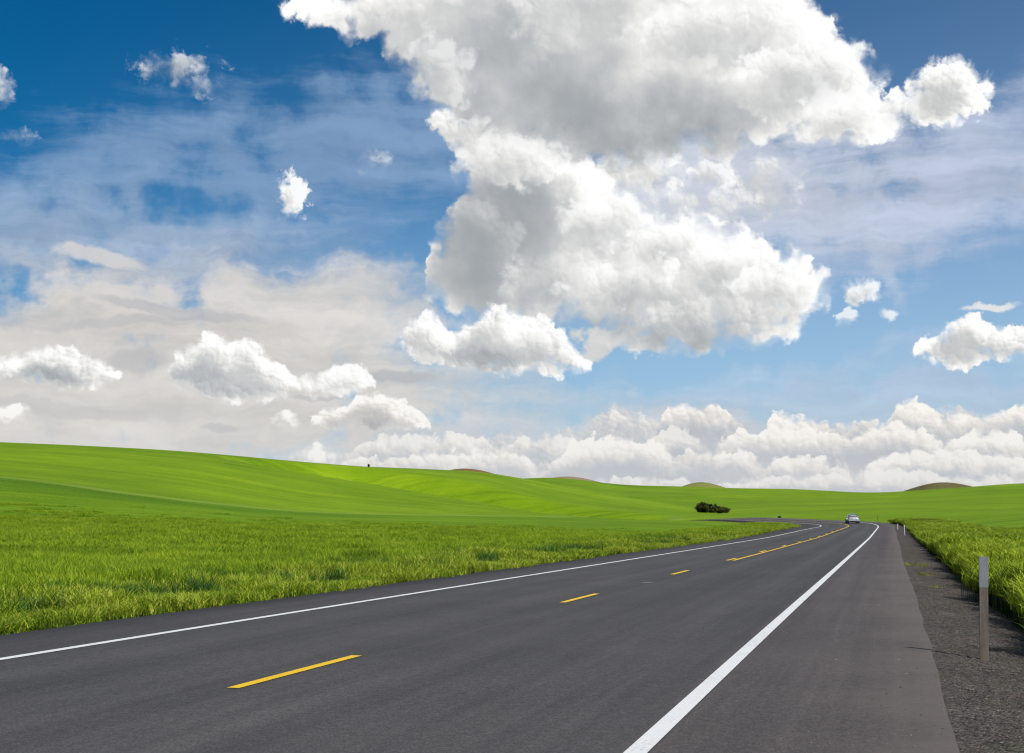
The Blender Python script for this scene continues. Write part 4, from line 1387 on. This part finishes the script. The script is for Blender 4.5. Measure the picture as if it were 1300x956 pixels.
def shrub(name, loc, w, h, seed, mat, label, group=None, leaf=0.12, n=2600, cat='shrub'):
    r = np.random.default_rng(seed)
    root = empty(name, loc)
    tag(root, label, cat, group)
    bm = bmesh.new()
    tips = []
    for k in range(7):
        a = r.uniform(0, 6.28); reach = r.uniform(0.15, 0.42) * w; top = h * r.uniform(0.5, 0.85)
        rings = []
        for u in np.linspace(0, 1, 6):
            c = Vector((math.cos(a) * reach * u ** 1.3, math.sin(a) * reach * u ** 1.3, -0.15 + (top + 0.15) * u))
            rad = 0.035 * h / 2 * (1 - 0.75 * u)
            rings.append([bm.verts.new(c + Vector((rad * math.cos(t), rad * math.sin(t), 0))) for t in np.linspace(0, 6.283, 6)[:-1]])
        for p_, q_ in zip(rings[:-1], rings[1:]):
            for i in range(5): bm.faces.new((p_[i], p_[(i + 1) % 5], q_[(i + 1) % 5], q_[i]))
        tips.append(c)
    from_bm('trunk', bm, M_BARK, root)
    # leaf clumps: centres spread through the crown, many small leaves about each
    nc = 70
    u = r.normal(0, 1, (nc, 3)); u /= np.linalg.norm(u, axis=1)[:, None]
    u *= r.uniform(0.45, 1.0, (nc, 1)) ** 0.5
    c = u * np.array([w * 0.47, w * 0.42, h * 0.40]) + np.array([0, 0, h * 0.46])
    c[:, 2] = np.maximum(c[:, 2], 0.10 * h)
    cr = r.uniform(0.10, 0.20, nc) * h
    idx = r.integers(0, nc, n)
    d = r.normal(0, 1, (n, 3)); d /= np.linalg.norm(d, axis=1)[:, None]
    pos = c[idx] + d * cr[idx, None] * r.uniform(0.5, 1.05, (n, 1))
    pos[:, 2] = np.maximum(pos[:, 2], 0.03)
    ax = r.normal(0, 1, (n, 3)); ax /= np.linalg.norm(ax, axis=1)[:, None]
    bx = np.cross(ax, d); bx /= np.linalg.norm(bx, axis=1)[:, None] + 1e-9
    s = leaf * r.uniform(0.6, 1.3, (n, 1))
    V = np.stack([pos - ax * s, pos + bx * s * 0.5, pos + ax * s, pos - bx * s * 0.5], 1)
    me = bpy.data.meshes.new('crown')
    me.from_pydata(V.reshape(-1, 3).tolist(), [], (np.arange(n * 4).reshape(-1, 4)).tolist())
    tn = np.repeat(np.clip(r.normal(0.5, 0.26, nc), 0, 1.1)[idx] + r.normal(0, 0.08, n), 4)
    at = me.attributes.new('tone', 'FLOAT', 'POINT'); at.data.foreach_set('value', tn.astype(np.float32))
    me.materials.append(mat)
    link(bpy.data.objects.new('crown', me), root)
    return root


def stand(px, py):
    return ground_hit(px, py, lo=150)


print('shrub ground', stand(905, 651.0), stand(989.5, 658.5), stand(468, 590.5))
for i, (px, py, wpx, hpx, mt, lab) in enumerate((
        (892.5, 650.6, 20, 13.5, M_SHRUB, 'dense dark green shrub at the left end of the clump beside the bend'),
        (904, 651.2, 26, 11.5, M_SHRUB, 'dark shrub in the middle of the clump in the field beside the bend'),
        (916.5, 651.8, 21, 8.5, M_SHRUB2, 'lower olive-brown shrub at the right end of the clump beside the bend'))):
    g = stand(px, py); k = g[1] / FOCAL
    shrub('shrub', g, wpx * k * 0.93, hpx * k * 1.0, 30 + i, mt, lab, 'shrubs in the clump beside the bend', leaf=0.20, n=6500)
g = stand(989.5, 658.2); k = g[1] / FOCAL
shrub('shrub', g, 4.6 * k, 3.2 * k, 40, M_SHRUB, 'tiny lone green bush at the far road edge, left of the silver car', leaf=0.07, n=900)
g = ground_hit(468, 593, lo=250); k = g[1] / FOCAL
shrub('tree', g, 2.2 * k, 4.4 * k, 41, M_SHRUB, 'tiny solitary dark tree on the skyline of the left hill', leaf=0.09, n=900, cat='tree')


# ------------------------------------------------------------------ the car
def car_paint():
    m, N, b = material("silver_paint", (0.50, 0.52, 0.55), 0.28, 0.55, 0.5)
    b.inputs['Coat Weight'].default_value = 0.6
    return m


M_PAINT = car_paint()
M_GLASS, _, gb = material("tinted_glass", (0.012, 0.015, 0.018), 0.06, 0, 0.6)
M_TRIM, _, _ = material("black_trim", (0.015, 0.015, 0.016), 0.6)
M_TYRE, _, _ = material("tyre_rubber", (0.02, 0.02, 0.02), 0.9)
M_RIM, _, _ = material("alloy", (0.5, 0.5, 0.52), 0.35, 0.9)
M_TAIL, _, _ = material("red_lens", (0.35, 0.012, 0.01), 0.2, 0, 0.5)
M_HEAD, _, _ = material("clear_lens", (0.7, 0.72, 0.75), 0.1, 0, 0.5)
M_PLATE, _, _ = material("plate", (0.7, 0.72, 0.74), 0.4)


def loft(name, stations, mat, parent, n=20, power=3.2):
    """closed body through stations (y, half width, z bottom, z top, half width at top)"""
    bm = bmesh.new(); rings = []
    for (y, hw, z0, z1, ht) in stations:
        ring = []
        for i in range(n):
            a = 2 * math.pi * i / n
            c, s = math.cos(a), math.sin(a)
            e = 2 / power
            x = math.copysign(abs(c) ** e, c); z = math.copysign(abs(s) ** e, s)
            zz = (z0 + z1) / 2 + z * (z1 - z0) / 2
            f = (z + 1) / 2
            ring.append(bm.verts.new((x * (hw + (ht - hw) * f ** 1.3), y, zz)))
        rings.append(ring)
    for a, b_ in zip(rings[:-1], rings[1:]):
        for i in range(n): bm.faces.new((a[i], a[(i + 1) % n], b_[(i + 1) % n], b_[i]))
    bm.faces.new(rings[0]); bm.faces.new(list(reversed(rings[-1])))
    bmesh.ops.recalc_face_normals(bm, faces=bm.faces)
    return from_bm(name, bm, mat, parent, smooth=True)


def quad_panel(name, pts, mat, parent, thick=0.02):
    bm = bmesh.new()
    P = [Vector(p) for p in pts]
    nrm = (P[1] - P[0]).cross(P[3] - P[0]).normalized()
    a = [bm.verts.new(p) for p in P]; b_ = [bm.verts.new(p - nrm * thick) for p in P]
    bm.faces.new(a); bm.faces.new(list(reversed(b_)))
    for i in range(4): bm.faces.new((a[i], b_[i], b_[(i + 1) % 4], a[(i + 1) % 4]))
    bmesh.ops.recalc_face_normals(bm, faces=bm.faces)
    return from_bm(name, bm, mat, parent)


def cylinder_x(name, loc, r, w, mat, parent, seg=28, hole=0.0):
    bm = bmesh.new()
    prof = [(-w / 2, r * 0.62), (-w / 2, r * 0.93), (-w * 0.36, r), (w * 0.36, r), (w / 2, r * 0.93), (w / 2, r * 0.62)] if hole else \
           [(-w / 2, 0.0), (-w / 2, r), (w / 2, r), (w / 2, 0.0)]
    rings = [[bm.verts.new((x, rr * math.cos(t), rr * math.sin(t))) for t in np.linspace(0, 2 * math.pi, seg + 1)[:-1]] if rr > 0 else None for x, rr in prof]
    rr_ = [q for q in rings if q]
    for a, b_ in zip(rr_[:-1], rr_[1:]):
        for i in range(seg): bm.faces.new((a[i], a[(i + 1) % seg], b_[(i + 1) % seg], b_[i]))
    if hole:
        a, b_ = rr_[-1], rr_[0]
        for i in range(seg): bm.faces.new((a[i], a[(i + 1) % seg], b_[(i + 1) % seg], b_[i]))
    else:
        bm.faces.new(rr_[0]); bm.faces.new(rr_[-1])
    bmesh.ops.recalc_face_normals(bm, faces=bm.faces)
    o = from_bm(name, bm, mat, parent, smooth=False)
    o.location = loc
    return o


def build_car(s_along, off):
    p = road_point(s_along, off)
    th = float(np.interp(s_along, S_ARR, CL[:, 2]))
    car = empty('car', (float(p[0]), float(p[1]), float(p[2])), -th)
    tag(car, 'silver saloon car seen from behind, driving away round the bend', 'car')
    # local axes: +y forwards
    body = loft('body', [(-2.30, 0.74, 0.34, 0.80, 0.66), (-2.22, 0.84, 0.27, 0.98, 0.76), (-1.9, 0.89, 0.22, 1.03, 0.80),
                         (-1.2, 0.90, 0.20, 1.01, 0.80), (0.0, 0.90, 0.20, 0.98, 0.82), (1.0, 0.89, 0.20, 0.95, 0.80),
                         (1.7, 0.87, 0.22, 0.86, 0.74), (2.15, 0.80, 0.26, 0.74, 0.66), (2.32, 0.66, 0.34, 0.62, 0.56)], M_PAINT, car)
    cabin = loft('cabin', [(-1.86, 0.72, 0.86, 1.00, 0.66), (-1.35, 0.76, 0.86, 1.30, 0.56), (-0.85, 0.77, 0.86, 1.42, 0.55), (-0.2, 0.78, 0.86, 1.455, 0.56),
                           (0.35, 0.78, 0.86, 1.40, 0.56), (0.8, 0.77, 0.86, 1.20, 0.60), (1.25, 0.74, 0.84, 0.95, 0.68)], M_PAINT, car, power=5)
    quad_panel('rear_window', [(-0.60, -1.80, 1.05), (0.60, -1.80, 1.05), (0.50, -1.10, 1.39), (-0.50, -1.10, 1.39)], M_GLASS, car)
    quad_panel('windscreen', [(0.64, 1.10, 1.04), (-0.64, 1.10, 1.04), (-0.52, 0.48, 1.375), (0.52, 0.48, 1.375)], M_GLASS, car)
    for sx in (-1, 1):
        for (y0, y1, y2, y3) in ((-1.35, -0.35, -0.38, -1.0), (-0.28, 0.82, 0.42, -0.30)):
            pts = [(sx * 0.775, y0, 1.02), (sx * 0.780, y1, 1.02), (sx * 0.62, y2, 1.36), (sx * 0.62, y3, 1.36)]
            if sx < 0: pts = pts[::-1]
            quad_panel('side_window', pts, M_GLASS, car)
        bm = bmesh.new(); bm_box(bm, (sx * 0.70, -2.235, 0.83), (0.30, 0.12, 0.17), bev=0.025)
        tl = from_bm('tail_light', bm, M_TAIL, car)
        bm = bmesh.new(); bm_box(bm, (sx * 0.62, -2.30, 0.83), (0.10, 0.03, 0.07)); from_bm('reversing_light', bm, M_HEAD, tl)
        bm = bmesh.new(); bm_box(bm, (sx * 0.62, 2.17, 0.64), (0.30, 0.16, 0.13), bev=0.03); from_bm('headlight', bm, M_HEAD, car)
        bm = bmesh.new(); bm_box(bm, (sx * 0.98, 0.72, 1.02), (0.18, 0.10, 0.13), bev=0.03); from_bm('wing_mirror', bm, M_PAINT, car)
        for y in (-0.75, 0.25):
            bm = bmesh.new(); bm_box(bm, (sx * 0.895, y, 0.86), (0.03, 0.16, 0.03), bev=0.008); from_bm('door_handle', bm, M_TRIM, car)
        for y in (-1.38, 1.42):
            w = empty('wheel', (sx * 0.78, y, 0.32)); w.parent = car
            cylinder_x('tyre', (0, 0, 0), 0.32, 0.21, M_TYRE, w, hole=0.6)
            cylinder_x('rim', (0, 0, 0), 0.205, 0.17, M_RIM, w)
    bm = bmesh.new(); bm_box(bm, (0, -2.26, 0.44), (1.62, 0.20, 0.24), bev=0.05); bp = from_bm('bumper', bm, M_PAINT, car)
    bm = bmesh.new(); bm_box(bm, (0, -2.33, 0.34), (1.15, 0.10, 0.10), bev=0.02); from_bm('lower_trim', bm, M_TRIM, bp)
    bm = bmesh.new(); bm_box(bm, (0, 2.26, 0.42), (1.45, 0.18, 0.24), bev=0.05); from_bm('bumper', bm, M_PAINT, car)
    bm = bmesh.new(); bm_box(bm, (0, -2.305, 0.78), (0.32, 0.03, 0.15), bev=0.004); from_bm('number_plate', bm, M_PLATE, car)
    bm = bmesh.new(); bm_box(bm, (0.5, -2.30, 0.27), (0.07, 0.16, 0.07), bev=0.02); from_bm('exhaust_pipe', bm, M_RIM, car)
    return car


build_car(213.0, 1.8)


# a scuffed scrap of rubber on the left lane
m_scrap, _, _ = material("grey_scrap", (0.17, 0.16, 0.155), 0.95)
x, y, z = unproject(821, 739.5, 33.5)
S, D = nearest_on_road(np.array([x]), np.array([y]))
q = road_point(float(S[0]), float(D[0]), 0.006)
rr = np.random.default_rng(8)
ang = np.linspace(0, 2 * math.pi, 19)[:-1]
rad = rr.uniform(0.6, 1.1, 18)
ring0 = [(0.19 * r * math.cos(a), 0.10 * r * math.sin(a), 0.0) for r, a in zip(rad, ang)]
ring1 = [(0.16 * r * math.cos(a), 0.085 * r * math.sin(a), 0.012 * k) for r, a, k in zip(rad, ang, rr.uniform(0.4, 1, 18))]
vs = ring0 + ring1 + [(0, 0, 0.012)]
fs = [(i, (i + 1) % 18, 18 + (i + 1) % 18, 18 + i) for i in range(18)] + [(18 + i, 18 + (i + 1) % 18, 36) for i in range(18)]
o = mesh_obj('debris', vs, fs, m_scrap); o.location = [float(c) for c in q]; o.rotation_euler = (0, 0, 0.5)
tag(o, 'small flat grey scrap lying on the asphalt between two yellow dashes', 'debris')
